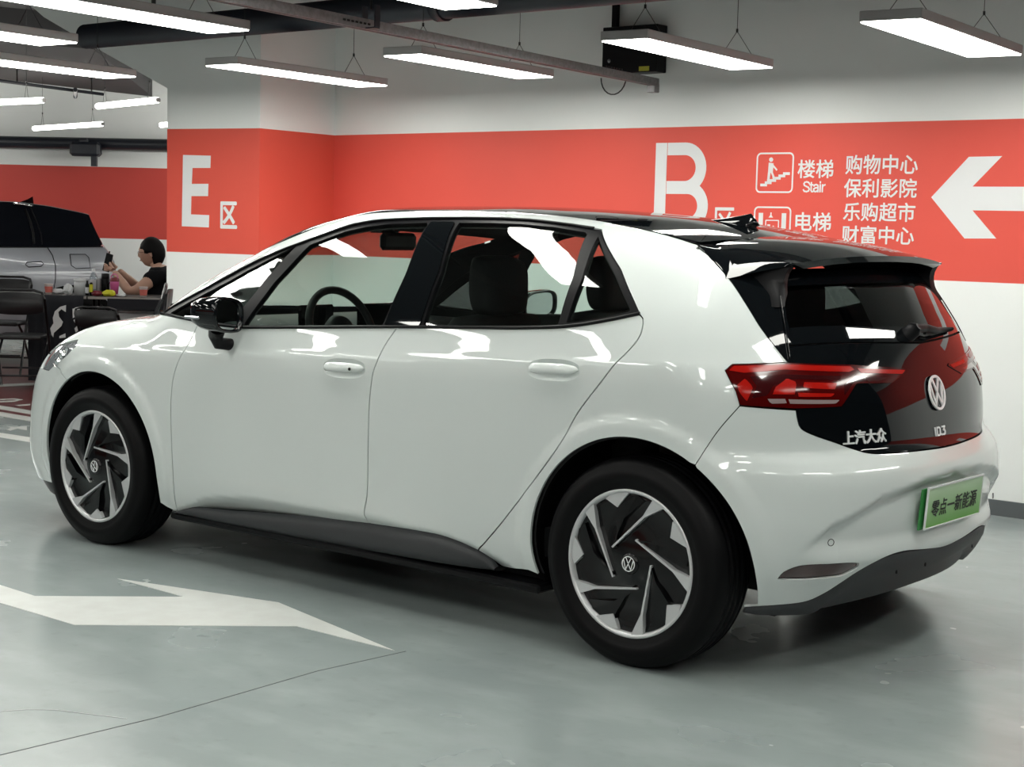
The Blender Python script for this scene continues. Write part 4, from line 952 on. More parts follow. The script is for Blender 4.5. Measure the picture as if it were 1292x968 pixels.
# upright end plates joining the spoiler tips to the pillar covers
for sg in(-1, 1):
    zs_ = np.linspace(1.306, 1.15, 10); V = []; o_ = np.argsort(e_wl[:, 2])
    for z in zs_:
        t = (1.306-z)/.156; yw_ = float(np.interp(z, e_wl[o_, 2], -e_wl[o_, 1])); yr = .552*(1-t)+(yw_-.004)*t
        xs0 = trace(np.array([[1.2, -yr, z]]), np.array([-1., 0, 0]), 1.2)[0][0, 0]; xr = .362*(1-t)**1.3+(xs0+.002)*(1-(1-t)**1.3); xr = max(xr, xs0+.002)
        a = trace(np.array([[1.2, -(yw_+.035), z]]), np.array([-1., 0, 0]), 1.2)[0][0]
        V += [(a[0]-.004, sg*(yw_+.035), z), ((a[0]+xr)/2+.004, sg*((yw_+.035)*.5+yr*.5+.006), z), (xr, sg*yr, z), (xr-.004, sg*(yr-.03), z), (xr-.10, sg*(yr-.05), z), (a[0]-.05, sg*(yr-.02), z)]
    n = 6; mb = MB(); mb.add(V, [(i*n+k, i*n+(k+1) % n, (i+1)*n+(k+1) % n, (i+1)*n+k) for i in range(9) for k in range(n)]+[tuple(range(n)), tuple(range(9*n, 10*n))], 0, True); mb.build('spoiler_end_plate', M['trim'], spoiler, weld=True)

def sharpen(o, deg=35):
    bm = bmesh.new(); bm.from_mesh(o.data)
    for e in bm.edges: e.smooth = len(e.link_faces) == 2 and e.calc_face_angle(0) < math.radians(deg)
    for f in bm.faces: f.smooth = True
    bm.to_mesh(o.data); bm.free()
for ch in spoiler.children: sharpen(ch, 40)
lipP = np.array([(bl[0]+.0, .215), (bl[0]-.03, .21), (UF, .20), (UF, .125), (bl[0]-.03, .125), (bl[0]+.02, .14)]); lq = [tuple(q) for q in rs(lipP[:3], .05)]; lr = [tuple(q) for q in rs(lipP[3:], .05)]
P_lip = np.array(lq+mir(lq[:-1])+mir(lr[1:])+lr); front_lip = panel('front_lower_lip', P_lip, M['trim'], CAR, off=-.012, g=.05, back=False)
# ------------------------------------------------------------ backing frame behind all panel gaps
FV = []; FF = []; FN = []; nb_ = 0
for P2, hs, dom, off in FRAME:
    Q = inset(P2, -.008); hh = [inset(h, -.006) if len(h) > 3 else h for h in hs]; hh = []
    for h in hs:
        hh.append(inset(h, .006))
    V2, T_ = fill(Q, hh, .035); P3 = MAPS[dom](V2); N3 = N(P3); P3 = P3-N3*.022
    ar = P3[T_]; FV.append(P3); FF += [tuple(int(k)+nb_ for k in t) for t in T_]; nb_ += len(P3)
FV = np.vstack(FV); mb = MB(); mb.add(FV.tolist(), FF, 0, True); frame_left = mb.build('inner_frame', M['dark'], CAR)
# right-hand copies
for o in left_side:
    r = mirror(o, CAR)
    for ch in o.children: mirror(ch, r)
FR = [(P2, hs, dom, off) for P2, hs, dom, off in FRAME if dom == 'g' and P2[:, 0].max() < UC-.3]
mirror(frame_left, CAR)
# ------------------------------------------------------------ underbody, wheel housings, cabin
mb = MB(); mb.box((-1.375, 0, .225), (1.86, 1.50, .12), bev=.02); mb.box((.33, 0, .29), (.28, 1.1, .10)); mb.box((-3.2, 0, .24), (.5, 1.2, .10)); mb.box((0, 0, .33), (.12, 1.2, .12)); mb.box((-2.77, 0, .33), (.12, 1.2, .12)); mb.build('underbody', M['dark'], CAR)
for cx in(0, -2.77):
    for s in(-1, 1):
        mb = MB(); a0, a1 = -19, 199; n = 44; V = []; Fs = []
        for i in range(n+1):
            a = math.radians(a0+(a1-a0)*i/n)
            for (r, y) in((AR+.001, .882), (AR+.003, .84), (AR+.03, .80), (AR+.03, .52), (.02, .52)): V.append((cx+r*math.cos(a), y, .340+r*math.sin(a)))
        A_ = np.array(V); ys = -onside(A_[:, [0, 2]])[:, 1]-np.where(np.arange(len(V)) % 5 == 0, .008, .03); A_[:, 1] = s*np.minimum(A_[:, 1], ys); V = [tuple(p) for p in A_]
        for i in range(n):
            for k in range(4): Fs.append((i*5+k, i*5+k+1, i*5+6+k, i*5+5+k))
        mb.add(V, Fs, 0, True)
        if s < 0:                      # felt flap behind the wheel edge
            pass
        mb.build('wheel_housing', M['liner'], CAR)
mb = MB()
mb.box((-1.2, 0, .33), (2.5, 1.55, .10)); mb.box((-2.35, 0, .62), (.30, 1.5, .60), bev=.04); mb.box((.33, 0, .55), (.3, 1.2, .45)); mb.box((-.02, 0, .62), (.08, 1.3, .62))
mb.build('cabin_floor', M['dash'], CAR)
# dashboard with a low shelf running to the windscreen
mb = MB(); sec = [(-2.75, .93), (-2.45, .985), (-2.15, .985), (-2.02, .965), (-1.97, .93), (-1.98, .86), (-2.05, .80), (-2.2, .70)]; V = []
for y in(-.72, -.4, 0, .4, .72): V += [(x, y, z-(.02 if abs(y) > .6 else 0)) for x, z in sec]
n = len(sec); mb.add(V, [(i*n+k, i*n+k+1, (i+1)*n+k+1, (i+1)*n+k) for i in range(4) for k in range(n-1)], 0, True)
dash = mb.build('dashboard', M['dash'], CAR)
mb = MB(); mb.box((-1.985, -.36, 1.005), (.02, .20, .10), bev=.008); mb.build('instrument_display', M['black'], dash)
mb = MB(); mb.box((-1.97, .0, .985), (.02, .26, .14), bev=.008); mb.build('centre_screen', M['black'], dash)
# steering wheel
ax = Vector((1, 0, .38)).normalized(); sc = Vector((-1.82, -.37, .955)); u = Vector((0, 1, 0)); v = ax.cross(u)
mb = MB(); mb.tube([sc+(u*math.cos(a)+v*math.sin(a))*.178 for a in np.linspace(0, 2*math.pi, 40, endpoint=False)], .0165, 10, closed=True)
for a in(0, math.pi, -math.pi/2, math.pi/2): 
    d = u*math.cos(a)+v*math.sin(a)
    if a != math.pi/2: mb.tube([sc+d*.04-ax*.01, sc+d*.165], [.026, .012], 8)
mb.lathe([(0, .02), (.06, .015), (.075, -.01), (.06, -.05)], 20, M4=frame(sc, u, v)); mb.tube([sc-ax*.03, sc-ax*.28], .04, 12)
steer = mb.build('steering_wheel', M['dash'], CAR)
mb = MB(); mb.tube([sc-ax*.02+u*.03, sc-ax*.02+u*.13-v*.02, sc-ax*.02+u*.17-v*.03], [.010, .008, .005], 8); mb.tube([sc-ax*.06-u*.03, sc-ax*.06-u*.20], [.012, .008], 8); mb.build('stalk', M['dash'], steer)
# interior mirror
mb = MB(); mb.box((-1.86, 0, 1.325), (.035, .25, .075), bev=.016, rz=.12); mb.tube([(-1.87, 0, 1.34), (-1.92, 0, 1.39)], .012, 8); mb.box((-1.94, 0, 1.385), (.09, .12, .05), bev=.012); mb.build('interior_mirror', M['dash'], CAR)
# seats
def softbox(mb, prof, ys):
    """loft of closed profiles (x,z lists) across y with scale"""
    V = []; n = len(prof); cx = sum(p[0] for p in prof)/n; cz = sum(p[1] for p in prof)/n
    for y, s in ys: V += [(cx+(x-cx)*s, y, cz+(z-cz)*s) for x, z in prof]
    m = len(ys); mb.add(V, [(i*n+k, i*n+(k+1) % n, (i+1)*n+(k+1) % n, (i+1)*n+k) for i in range(m-1) for k in range(n)]+[tuple(range(n))[::-1], tuple(range((m-1)*n, m*n))], 0, True)
def rounded(pts, n=5):
    P = np.array(pts, float); Q = np.vstack([P[-1:], P, P[:2]]); o = []
    for i in range(1, len(Q)-2):
        t = np.linspace(0, 1, n, endpoint=False)[:, None]; a, b, c, d = Q[i-1], Q[i], Q[i+1], Q[i+2]
        o.append(.5*((2*b)+(c-a)*t+(2*a-5*b+4*c-d)*t*t+(3*b-a-3*c+d)*t**3))
    return [tuple(p) for p in np.vstack(o)]
def seat(x, y, w, top, hz, name='seat', hx=.0):
    mb = MB(); W2 = w/2
    softbox(mb, rounded([(x-.52, .50), (x-.50, .60), (x-.30, .63), (x, .58), (x+.02, .48), (x-.3, .42)]), [(y-W2, .9), (y-W2*.8, 1), (y+W2*.8, 1), (y+W2, .9)])
    s = mb.build(name, M['seat'], CAR)
    mb = MB(); bk = [(x-.04, .52), (x-.055, .75), (x+.03, .95), (x+.09, top), (x+.16, top-.01), (x+.15, .90), (x+.10, .55)]
    softbox(mb, rounded(bk), [(y-W2, .8), (y-W2*.85, .97), (y-W2*.4, 1), (y+W2*.4, 1), (y+W2*.85, .97), (y+W2, .8)]); mb.build('backrest', M['seat'], s)
    mb = MB(); hh = [(x+.10, top+.015), (x+.075, top+.09), (x+.085, hz-.01), (x+.125, hz), (x+.175, hz-.04), (x+.18, top+.04), (x+.15, top+.005)]
    hh = [(a+hx, b) for a, b in hh]
    softbox(mb, rounded(hh), [(y-.13, .7), (y-.115, .93), (y-.06, 1), (y+.06, 1), (y+.115, .93), (y+.13, .7)]); hr = mb.build('headrest', M['seat'], s)
    for q in(-.05, .05): mb = MB(); mb.tube([(x+.125+hx*.5, y+q, top-.05), (x+.13+hx, y+q, top+.06)], .007, 8); mb.build('headrest_post', M['chrome'] if name == 'front_seat' else M['trim'], hr)
    return s
seat(-1.12, -.37, .52, 1.06, 1.285, 'front_seat'); seat(-1.12, .37, .52, 1.06, 1.285, 'front_seat')
seat(-.25, -.37, .46, 1.02, 1.26, 'rear_seat'); seat(-.25, .37, .46, 1.02, 1.26, 'rear_seat'); seat(-.25, 0, .26, 1.0, 1.15, 'rear_seat')
# headliner
P2 = inset(roofP, .03); V2, T_ = fill(P2, [], .08); P3 = ontop(V2); P3[:, 2] -= .028
mb = MB(); mb.add(P3.tolist(), [tuple(int(i) for i in t) for t in T_], 0, True); mb.build('headliner', M['headliner'], CAR)
mb = MB(); mb.box((.08, 0, 1.0), (.30, 1.1, .02)); mb.build('parcel_shelf', M['dash'], CAR)
# ------------------------------------------------------------ wheels
def make_wheel(rot):
    YW = -.892; R0 = .241
    # local frame: X right (towards rear), Y up, Z out of the car
    B = frame((0, 0, 0), (1, 0, 0), (0, 0, 1))            # z axis = x cross y = (1,0,0)x(0,0,1) = (0,-1,0): outward on the left side
    mb = MB()
    mb.lathe([(R0, .0), (R0-.003, .004), (R0-.011, .003), (R0-.016, -.012), (.215, -.03), (.212, -.10), (.222, -.19)], 72, M4=B, mi=0)
    rim = mb.build('wheel_rim', M['rimsilver'], CAR)
    # tyre
    prof = [(.236, -.20), (.262, -.215), (.30, -.212), (.328, -.195), (.3385, -.17)]
    for g in range(4):
        zc = -.160+g*.031; prof += [(.3410, zc-.004), (.3340, zc), (.3340, zc+.006), (.3412, zc+.010), (.3412, zc+.024)]
    prof += [(.3385, -.026), (.334, -.012), (.326, .000), (.315, .0075), (.302, .0105), (.3005, .0120), (.285, .0130), (.27, .0125), (.2685, .0112), (.255, .008), (.2465, .003), (.2405, .001), (.237, -.01)]
    mb = MB(); mb.lathe(prof, 96, M4=B); mb.build('tyre', M['tyre'], rim)
    # black aero dish
    mb = MB(); mb.lathe([(.0, -.006), (.06, -.006), (.075, -.012), (.15, -.022), (.205, -.020), (.224, -.014), (.229, -.02)], 60, M4=B); mb.build('rim_dish', M['rimblack'], rim)
    def pol(r, a): return (R0*r*math.cos(math.radians(a+rot)), R0*r*math.sin(math.radians(a+rot)))
    for k in range(5):
        a = 72*k
        # thin blade widening to a wedge at the rim
        pi_, po = np.array(pol(.340, a+4)), np.array(pol(.955, a-80)); d = po-pi_; d /= np.linalg.norm(d); nn = np.array([-d[1], d[0]])
        w = .0030; inner1 = pi_+nn*w; inner2 = pi_-nn*w; mid = pi_+(po-pi_)*.70
        poly = [inner2, mid-nn*w, np.array(pol(.945, a-86)), np.array(pol(.955, a-80)), np.array(pol(.955, a-74.5)), mid+nn*w*1.6, inner1]
        mb = MB(); mb.prism([tuple(p) for p in poly], -.030, -.0015, 0, B); mb.build('blade', M['rimsilver'], rim)
        # broad notch between the blades
        poly = [pol(.945, a+21), pol(.76, a+35), pol(.92, a+45), pol(.955, a+38), pol(.96, a+29)]
        mb = MB(); mb.prism(poly, -.030, -.003, 0, B); mb.build('rim_wedge', M['rimsilver'], rim)
        # raised petal and the deep slot next to it
        i1 = np.array(pol(.30, a+40)); poly = [pol(.34, a+4), pol(.60, a-42), pol(.88, a-66), pol(.93, a-58), pol(.93, a-40), pol(.93, a-30), pol(.76, a-35), pol(.46, a-25), pol(.30, a-5)]
        V = [(p[0], p[1], h) for p, h in zip(poly, (-.004, -.006, -.008, -.010, -.013, -.011, -.007, -.005, -.004))]
        nV = len(V); mb = MB(); mb.add(V+[(p[0], p[1], -.028) for p in poly], [tuple(range(nV))]+[(i, (i+1) % nV, nV+(i+1) % nV, nV+i) for i in range(nV)], 0, False, B); mb.build('petal', M['rimblack'], rim)
    mb = MB(); mb.lathe([(0, .004), (.028, .003), (.034, -.002), (.036, -.012)], 32, M4=B); mb.build('centre_cap', M['rimblack'], rim)
    mb = MB(); emblem(mb, .0235, .0045, .0028, B); mb.build('cap_emblem', M['silver'], rim)
    rim['out'] = 1
    return rim, YW
def emblem(mb, R_, h, wd_, M4, rw=None):
    """ring with stacked V and W strokes"""
    rw = rw or wd_; n = 40
    ring = [(R_*math.cos(2*math.pi*i/n), R_*math.sin(2*math.pi*i/n), 0) for i in range(n)]; V = []
    for r, z in((R_+rw/2, h*.3), (R_+rw/2, h), (R_-rw/2, h), (R_-rw/2, h*.3)): V += [(r*math.cos(2*math.pi*i/n), r*math.sin(2*math.pi*i/n), z) for i in range(n)]
    mb.add(V, [(k*n+i, k*n+(i+1) % n, (k+1)*n+(i+1) % n, (k+1)*n+i) for k in range(3) for i in range(n)], 0, False, M4)
    def st_(a, b):
        a, b = np.array(a)*R_, np.array(b)*R_; d = b-a; d /= np.linalg.norm(d); nn = np.array([-d[1], d[0]])*wd_/2
        mb.prism([tuple(a-nn), tuple(b-nn), tuple(b+nn), tuple(a+nn)], h*.3, h, 0, M4)
    st_((-.44, .88), (-.03, .08)); st_((.44, .88), (.03, .08)); st_((-.10, .10), (.10, .10))
    st_((-.80, .56), (-.40, -.84)); st_((.80, .56), (.40, -.84)); st_((-.42, -.80), (-.02, -.02)); st_((.42, -.80), (.02, -.02))
rimR, YW = make_wheel(0)
rimR.location = (0, YW, .337); rimR.name = 'wheel_rim'
def cp(o, parent, loc, rz=0, ry=0):
    c = o.copy(); COL.objects.link(c); c.parent = parent; c.location = loc; c.rotation_euler = (0, ry, rz)
    for ch in list(o.children):
        d = ch.copy(); COL.objects.link(d); d.parent = c
    return c
cp(rimR, CAR, (-2.77, YW, .337), 0, math.radians(-22))
cp(rimR, CAR, (0, -YW, .337), math.pi); cp(rimR, CAR, (-2.77, -YW, .337), math.pi, .4)
del rimR['out']
for o in list(CAR.children):
    if 'out' in o: del o['out']
# ------------------------------------------------------------ car details
# door mirror, near side
def door_mirror():
    mc = Vector(at(274, 397, 'y', -.985)); q0_ = Vector(at(275, 433, 'y', -.94))
    V = []; n = 22; st = []
    # stations along x from front (nose) to the rear rim, sections are rounded boxes in y,z
    for x, hy, hz, cy, cz in((-.105, .015, .012, .02, -.005), (-.10, .055, .035, .01, -.004), (-.08, .085, .058, .004, 0), (-.04, .104, .075, 0, 0), (.0, .112, .082, 0, 0), (.045, .113, .084, 0, 0), (.062, .110, .081, 0, 0), (.062, .098, .070, 0, 0), (.050, .094, .067, 0, 0)):
        for k in range(n):
            a = 2*math.pi*k/n; c, s = math.cos(a), math.sin(a); e = .62
            V.append((x, cy+hy*math.copysign(abs(c)**e, c), cz+hz*math.copysign(abs(s)**e, s)-.012*(math.copysign(abs(c)**e, c))*1))
    m = len(V)//n; R_ = Matrix.Translation(mc) @ Matrix.Rotation(math.radians(15), 4, 'Z') @ Matrix.Diagonal((.92, .88, .82, 1))
    mb = MB(); mb.add(V, [(i*n+k, i*n+(k+1) % n, (i+1)*n+(k+1) % n, (i+1)*n+k) for i in range(m-1) for k in range(n)]+[tuple(range(n))], 0, True, R_)
    h = mb.build('door_mirror', M['black'], CAR)
    mb = MB(); q = [V[(m-1)*n+k] for k in range(n)]; mb.add([(x-.001, y*1.0, z) for x, y, z in q], [tuple(range(n))], 0, False, R_); mb.build('mirror_glass', M['mirror'], h)
    mb = MB(); mb.tube([mc+Vector((-.01, .01, -.05)), q0_+Vector((0, -.01, .03)), q0_, q0_+Vector((0, .08, -.01))], [.034, .030, .024, .024], 14); mb.build('mirror_foot', M['trim'], h)
    mb = MB(); mb.box((-.055, -.105, -.012), (.075, .012, .014), 0, R_, bev=.004); mb.build('turn_signal', M['lens'], h)
    return h
dm = door_mirror(); r = mirror(dm, CAR)
for ch in dm.children: mirror(ch, r)
# roof fin aerial
mb = MB(); V = []; xs_ = np.linspace(0, 1, 14)
for t in xs_:
    x = -.335+.215*t; zb_ = float(T(np.array(x), np.array(0.)))-.006; hh = .062*(t**1.35) if t < .86 else .062*(.86**1.35)*(1-(t-.86)/.14*.75); w = .022*math.sin(math.pi*min(t*.62+.05, 1))+.004
    for k in range(9):
        a = math.pi*k/8; V.append((x+(.03*math.sin(a)**2*t), w*math.cos(a)*(1-.0*t), zb_+hh*math.sin(a)**.8 if 0 < k < 8 else zb_))
mb.add(V, [(i*9+k, i*9+k+1, i*9+10+k, i*9+9+k) for i in range(13) for k in range(8)]+[tuple(range(117, 126))], 0, True); mb.build('roof_aerial', M['black'], CAR)
# rear wiper
a0 = hit([(1146, 421)])[0][0]; a1 = hit([(1172, 424)])[0][0]; a2 = hit([(1197, 418)])[0][0]; w0 = hit([(1128, 425)])[0][0]; n0 = N(np.array([a0]))[0]
mb = MB(); mb.tube([a0-n0*.01, a0+n0*.03, a0+n0*.045], [.030, .026, .012], 16); mb.tube([a0+n0*.03, a0*.6+a1*.4+n0*.04, a1+n0*.035, a2+n0*.016], [.016, .014, .011, .006], 10); wip = mb.build('rear_wiper', M['trim'], CAR)
mb = MB(); mb.tube([a0*.35+a1*.65+n0*.012, a1+n0*.014, a2+n0*.010], .006, 8); mb.build('wiper_blade', M['trim'], wip)
# emblem and lettering on the tailgate
pe = hit([(1185, 495)])[0][0]; pe[1] = 0; pe[0] = float(XR(pe[2])); ne = N(np.array([pe]))[0]
Fe = frame(pe+ne*.003, (0, 1, 0), (0, 0, 1)); Fe = frame(pe+ne*.003, (0, 1, 0), np.cross(ne, (0, 1, 0)))
mb = MB(); mb.lathe([(0, .003), (.057, .003), (.060, 0)], 40, M4=Fe); eb = mb.build('tailgate_emblem', M['black'], CAR)
mb = MB(); emblem(mb, .055, .007, .0085, Fe); mb.build('emblem_ring', M['silver'], eb)
def wrap_text(name, body, pxc, w, h, m, parent, bold=.02):
    """letters laid on the tailgate surface; pxc is the centre in the photo"""
    c = hit([pxc])[0][0]; me = fit_text(body, w, h, 0, bold); n = len(me.vertices); co = np.zeros(n*3); me.vertices.foreach_get('co', co); co = co.reshape(-1, 3)
    y = c[1]+co[:, 0]-w/2; z = c[2]+co[:, 1]-h/2; o = np.stack([np.full(n, 1.2), y, z], 1); P3 = trace(o, np.array([-1., 0, 0]), 1.2)[0]; NN = N(P3)
    V = np.vstack([P3+NN*(.004+co[:, 2:3]), P3+NN*.0005]); fs = [tuple(p.vertices) for p in me.polygons]; ed = {}
    for f in fs:
        for i in range(len(f)): ed[(f[i-1], f[i])] = 1
    bd = [e for e in ed if (e[1], e[0]) not in ed]; fs2 = fs+[(b, a, a+n, b+n) for a, b in bd]
    mb = MB(); mb.add(V.tolist(), fs2); bpy.data.meshes.remove(me); return mb.build(name, m, parent)
wrap_text('tailgate_lettering', '上汽大众', (1091.5, 551), .195, .043, M['silver'], CAR, .0011)
wrap_text('tailgate_lettering', 'ID.3', (1185, 544), .082, .026, M['silver'], CAR, .0007)
# number plate holder and green plate
M['plate'] = bpy.data.materials.new('green_gradient_plate'); mp = M['plate']; mp.use_nodes = True; nt = mp.node_tree; bb = nt.nodes['Principled BSDF']; bb.inputs['Roughness'].default_value = .35
tcn = nt.nodes.new('ShaderNodeTexCoord'); sp = nt.nodes.new('ShaderNodeSeparateXYZ'); rp = nt.nodes.new('ShaderNodeValToRGB'); mr = nt.nodes.new('ShaderNodeMapRange')
mr.inputs[1].default_value = -.07; mr.inputs[2].default_value = .07; rp.color_ramp.elements[0].color = (.10, .33, .03, 1); rp.color_ramp.elements[1].color = (.46, .62, .42, 1)
nt.links.new(tcn.outputs['Object'], sp.inputs[0]); nt.links.new(sp.outputs['Z'], mr.inputs[0]); nt.links.new(mr.outputs[0], rp.inputs[0]); nt.links.new(rp.outputs[0], bb.inputs['Base Color'])
M['green'] = mat('green_plate_edge', (.03, .22, .05), .4); M['ink'] = mat('black_plate_ink', (.012, .016, .012), .5)
pl = link('number_plate', None, CAR); pl.location = (.690, .0, .525); pl.rotation_euler = (0, math.radians(-4), 0)
me_ = MB().box((0, 0, 0), (.006, .44, .138), bev=.002).mesh('number_plate'); bpy.data.objects.remove(pl); pl = link('number_plate', me_, CAR, M['plate']); pl.location = (.692, 0, .523); pl.rotation_euler = (0, math.radians(4), 0)
mb = MB(); 
for c_, d_ in(((.003, 0, .0675), (.006, .446, .006)), ((.003, 0, -.0675), (.006, .446, .004)), ((.003, -.221, 0), (.006, .005, .140)), ((.003, .221, 0), (.006, .005, .140))): mb.box(c_, d_)
mb.build('plate_frame', M['silver'], pl)
mb = MB(); mb.box((-.010, -.014, -.004), (.006, .45, .134)); mb.build('second_plate', M['green'], pl)
tm = fit_text('零点一新能源', .36, .056, 0, .0010); tm.transform(frame((.0036, -.18, -.034), (0, 1, 0), (0, 0, 1))); link('plate_lettering', tm, pl, M['ink'])
# parking sensor rings
for px in((1051, 685),):
    p = hit([px])[0][0]; n_ = N(np.array([p]))[0]
    for sgn in(1, -1):
        pp = np.array([p[0]-.008, p[1]*sgn, p[2]]); q = np.array([n_[0], n_[1]*sgn, n_[2]]); F4 = frame(pp, np.cross((0, 0, 1), q), (0, 0, 1))
        mb = MB(); mb.tube([F4 @ Vector((.0105*math.cos(a), .0105*math.sin(a), .002)) for a in np.linspace(0, 2*math.pi, 24, endpoint=False)], .0012, 6, closed=True); mb.build('parking_sensor', M['trim'], CAR)
for yy in(-.30, -.12, .30): 
    p = onguide(np.array([[UC+yy, .325]]))[0]; n_ = N(np.array([p]))[0]; mb = MB(); F4 = frame(p+n_*.010, np.cross((0, 0, 1), n_), (0, 0, 1)); mb.lathe([(0, .004), (.006, .003), (.007, 0)], 12, M4=F4); mb.build('valance_clip', M['trim'], CAR)
# front wiper at the windscreen base
wp = ontop(np.array([(-2.62, -.60), (-2.74, -.35), (-2.80, -.05)])); mb = MB(); mb.tube([q+np.array((0, 0, .012)) for q in wp], .010, 8); mb.build('front_wiper', M['trim'], CAR)
# ------------------------------------------------------------ far aisle: silver car, table, person, chairs
def ff(z): return np.interp(z, [0, .25, .6, .9, 1.08, 1.12, 1.6], [.10, .04, .0, .01, .06, .09, .30])
ac_, zc_ = ab(147, 345, 1.85); TS = np.array(L2(ac_, 1.85)[:2]); DS = math.radians(15); EXS = np.array((math.cos(RZ+DS), math.sin(RZ+DS)))
suv = thing('parked_car', 'silver car with dark tinted windows parked behind the table', 'car', (TS[0], TS[1], 0), RZ+DS)
def abS(px, py, b):
    d = ray([(px, py)])[1][0]; n_ = np.array((-EXS[1], EXS[0])); t = (np.dot(n_, TS)+b-np.dot(n_, CC[:2]))/np.dot(n_, d[:2]); p = CC+d*t; return float(np.dot(p[:2]-TS, EXS)), float(p[2])
SB = 0; SWD = 1.9
def sP(*px): return [abS(x, y, SB+float(ff(1.2 if y < 310 else .8))) for x, y in px]
M['silvercar'] = mat('silver_car_paint', (.36, .38, .42), .3, metal=.25, coat=.8); M['suvglass'] = mat('black_car_glass', (.004, .005, .008), .10, spec=.3)
up_ = sP((-330, 330), (-250, 285), (-180, 262), (-100, 254), (-30, 253), (20, 255), (60, 260), (100, 268), (112, 271), (120, 290), (131, 311.5), (60, 312), (-330, 316))
lo_ = sP((131, 311.5), (138, 320), (144, 328), (147, 345), (146, 362), (148, 380), (146, 396))
lo_ = lo_+[(lo_[-1][0]-.12, .24), (lo_[0][0]-4.2, .24), (lo_[0][0]-4.35, .55), (lo_[0][0]-4.2, .80), (lo_[0][0]-3.4, 1.0)]+sP((-330, 316), (60, 312))
def carbody(poly, m, name, inset_=0, fs=1):
    c2 = [Vector(p) for p in poly]; n = len(poly); Pn = rs(np.array(poly+[poly[0]]), .06)[:-1]
    V2, T_ = fill(Pn if np.sum(Pn[:, 0]*np.roll(Pn[:, 1], -1)-Pn[:, 1]*np.roll(Pn[:, 0], -1)) > 0 else Pn[::-1], [], .09); k = len(V2)
    mb = MB(); near = [(a, SB+float(ff(z))+inset_, z) for a, z in V2]; far = [(a, SB+SWD-float(ff(z))-inset_, z) for a, z in V2]
    fs_ = [tuple(int(i) for i in t) for t in T_]; mb.add(near, fs_, 0, True); mb.add(far, [f[::-1] for f in fs_], 0, True)
    N_ = len(Pn); rings = []
    ctr = Pn.mean(0)
    for i, (a, z) in enumerate(Pn):
        f_ = float(ff(z))+inset_; rings.append([(a, SB+f_, z), (a+.0, SB+f_+.03, z+.006), (a, SB+SWD-f_-.03, z+.006), (a, SB+SWD-f_, z)])
    V = [p for r in rings for p in r]; mb.add(V, [(i*4+q, i*4+q+1, ((i+1) % N_)*4+q+1, ((i+1) % N_)*4+q) for i in range(N_) for q in range(3)], 0, True)
    return mb.build(name, m, suv)
carbody(lo_, M['silvercar'], 'body'); carbody(up_, M['suvglass'], 'greenhouse')
def suvline(name, pts, r, m, y=None, dz=0):
    mb = MB(); q = []
    for x, y_ in pts:
        a, z = abS(x, y_, SB+float(ff(1.2 if y_ < 311 else .8))); q.append((a, SB+float(ff(z))-.004, z+dz))
    mb.tube(q, r, 6); return mb.build(name, m, suv)
suvline('door_seam', [(60, 313), (66, 322), (70, 335), (70, 352), (68, 365)], .004, M['trim'])
suvline('door_handle_outline', [(34, 331), (52, 330), (55, 333), (52, 336), (36, 337), (32, 334), (34, 331)], .004, M['trim'])
suvline('charge_flap_outline', [(88, 321), (108, 321), (112, 325), (114, 338), (96, 339), (90, 335), (88, 321)], .0035, M['trim'])
suvline('window_chrome', [(-60, 312), (60, 312), (130, 311.5)], .006, M['trim'])
suvline('pillar_line', [(31, 263), (38, 280), (42, 295), (43, 308)], .012, M['trim']); suvline('pillar_line', [(38, 262), (46, 280), (52, 296), (53, 308)], .006, M['trim'])
suvline('roof_rail_glint', [(16, 256.5), (28, 257.5), (41, 260)], .014, M['chrome'])  # short bright strip put in for the white reflection on the roof rail
a_, z_ = abS(32, 254, SB+.9); mb = MB(); mb.prism([(a_-.10, z_-.03), (a_+.08, z_-.03), (a_+.07, z_+.05), (a_+.02, z_+.02)], -.012, .012, 0, frame((0, SB+.9, 0), (1, 0, 0), (0, 0, 1))); mb.build('roof_aerial', M['black'], suv)
mb = MB(); aw, zw = abS(92, 353, SB)
for c in(aw, aw-2.85):
    mb = MB(); mb.lathe([(.0, .012), (.405, .012), (.405, -.20)], 36, M4=frame((c, SB+.004, .36), (1, 0, 0), (0, 0, 1))); mb.build('wheel_arch', M['liner'], suv)
    mb = MB(); mb.lathe([(.0, .03), (.22, .03), (.24, .045), (.33, .04), (.352, .015), (.352, -.2)], 36, M4=frame((c, SB+.004, .352), (1, 0, 0), (0, 0, 1))); mb.build('wheel', M['tyre'], suv)
for c in(aw, aw-2.85): mb = MB(); mb.lathe([(.352, .1), (.352, -.12)], 30, M4=frame((c, SB+SWD-.2, .352), (1, 0, 0), (0, 0, 1))); mb.lathe([(0, .1), (.352, .1)], 30, M4=frame((c, SB+SWD-.2, .352), (1, 0, 0), (0, 0, 1))); mb.build('wheel', M['tyre'], suv)
# tables ---------------------------------------------------------
M['tabletop'] = mat('dark_laminate_top', (.055, .050, .048), .45); M['edge'] = mat('pale_table_edge', (.34, .31, .29), .5); M['cloth'] = mat('black_table_cloth', (.008, .009, .014), .85, bump=(40, .4))
TZ = .745
def table(a0, a1, label, cloth=None):
    t = thing('folding_table', label, 'table', L2((a0+a1)/2, .3, 0), RZ); w_ = a1-a0
    mb = MB(); mb.box((0, 0, TZ-.011), (w_-.004, .60, .022)); mb.build('tabletop', M['tabletop'], t)
    mb = MB(); mb.box((0, -.301, TZ-.011), (w_-.004, .004, .020)); mb.build('edge_strip', M['edge'], t)
    for sx in(-1, 1):
        for sy in(-1, 1): mb = MB(); mb.tube([(sx*(w_/2-.08), sy*.24, TZ-.02), (sx*(w_/2-.06), sy*.25, .0)], .013, 8); mb.build('leg', M['trim'], t)
    return t
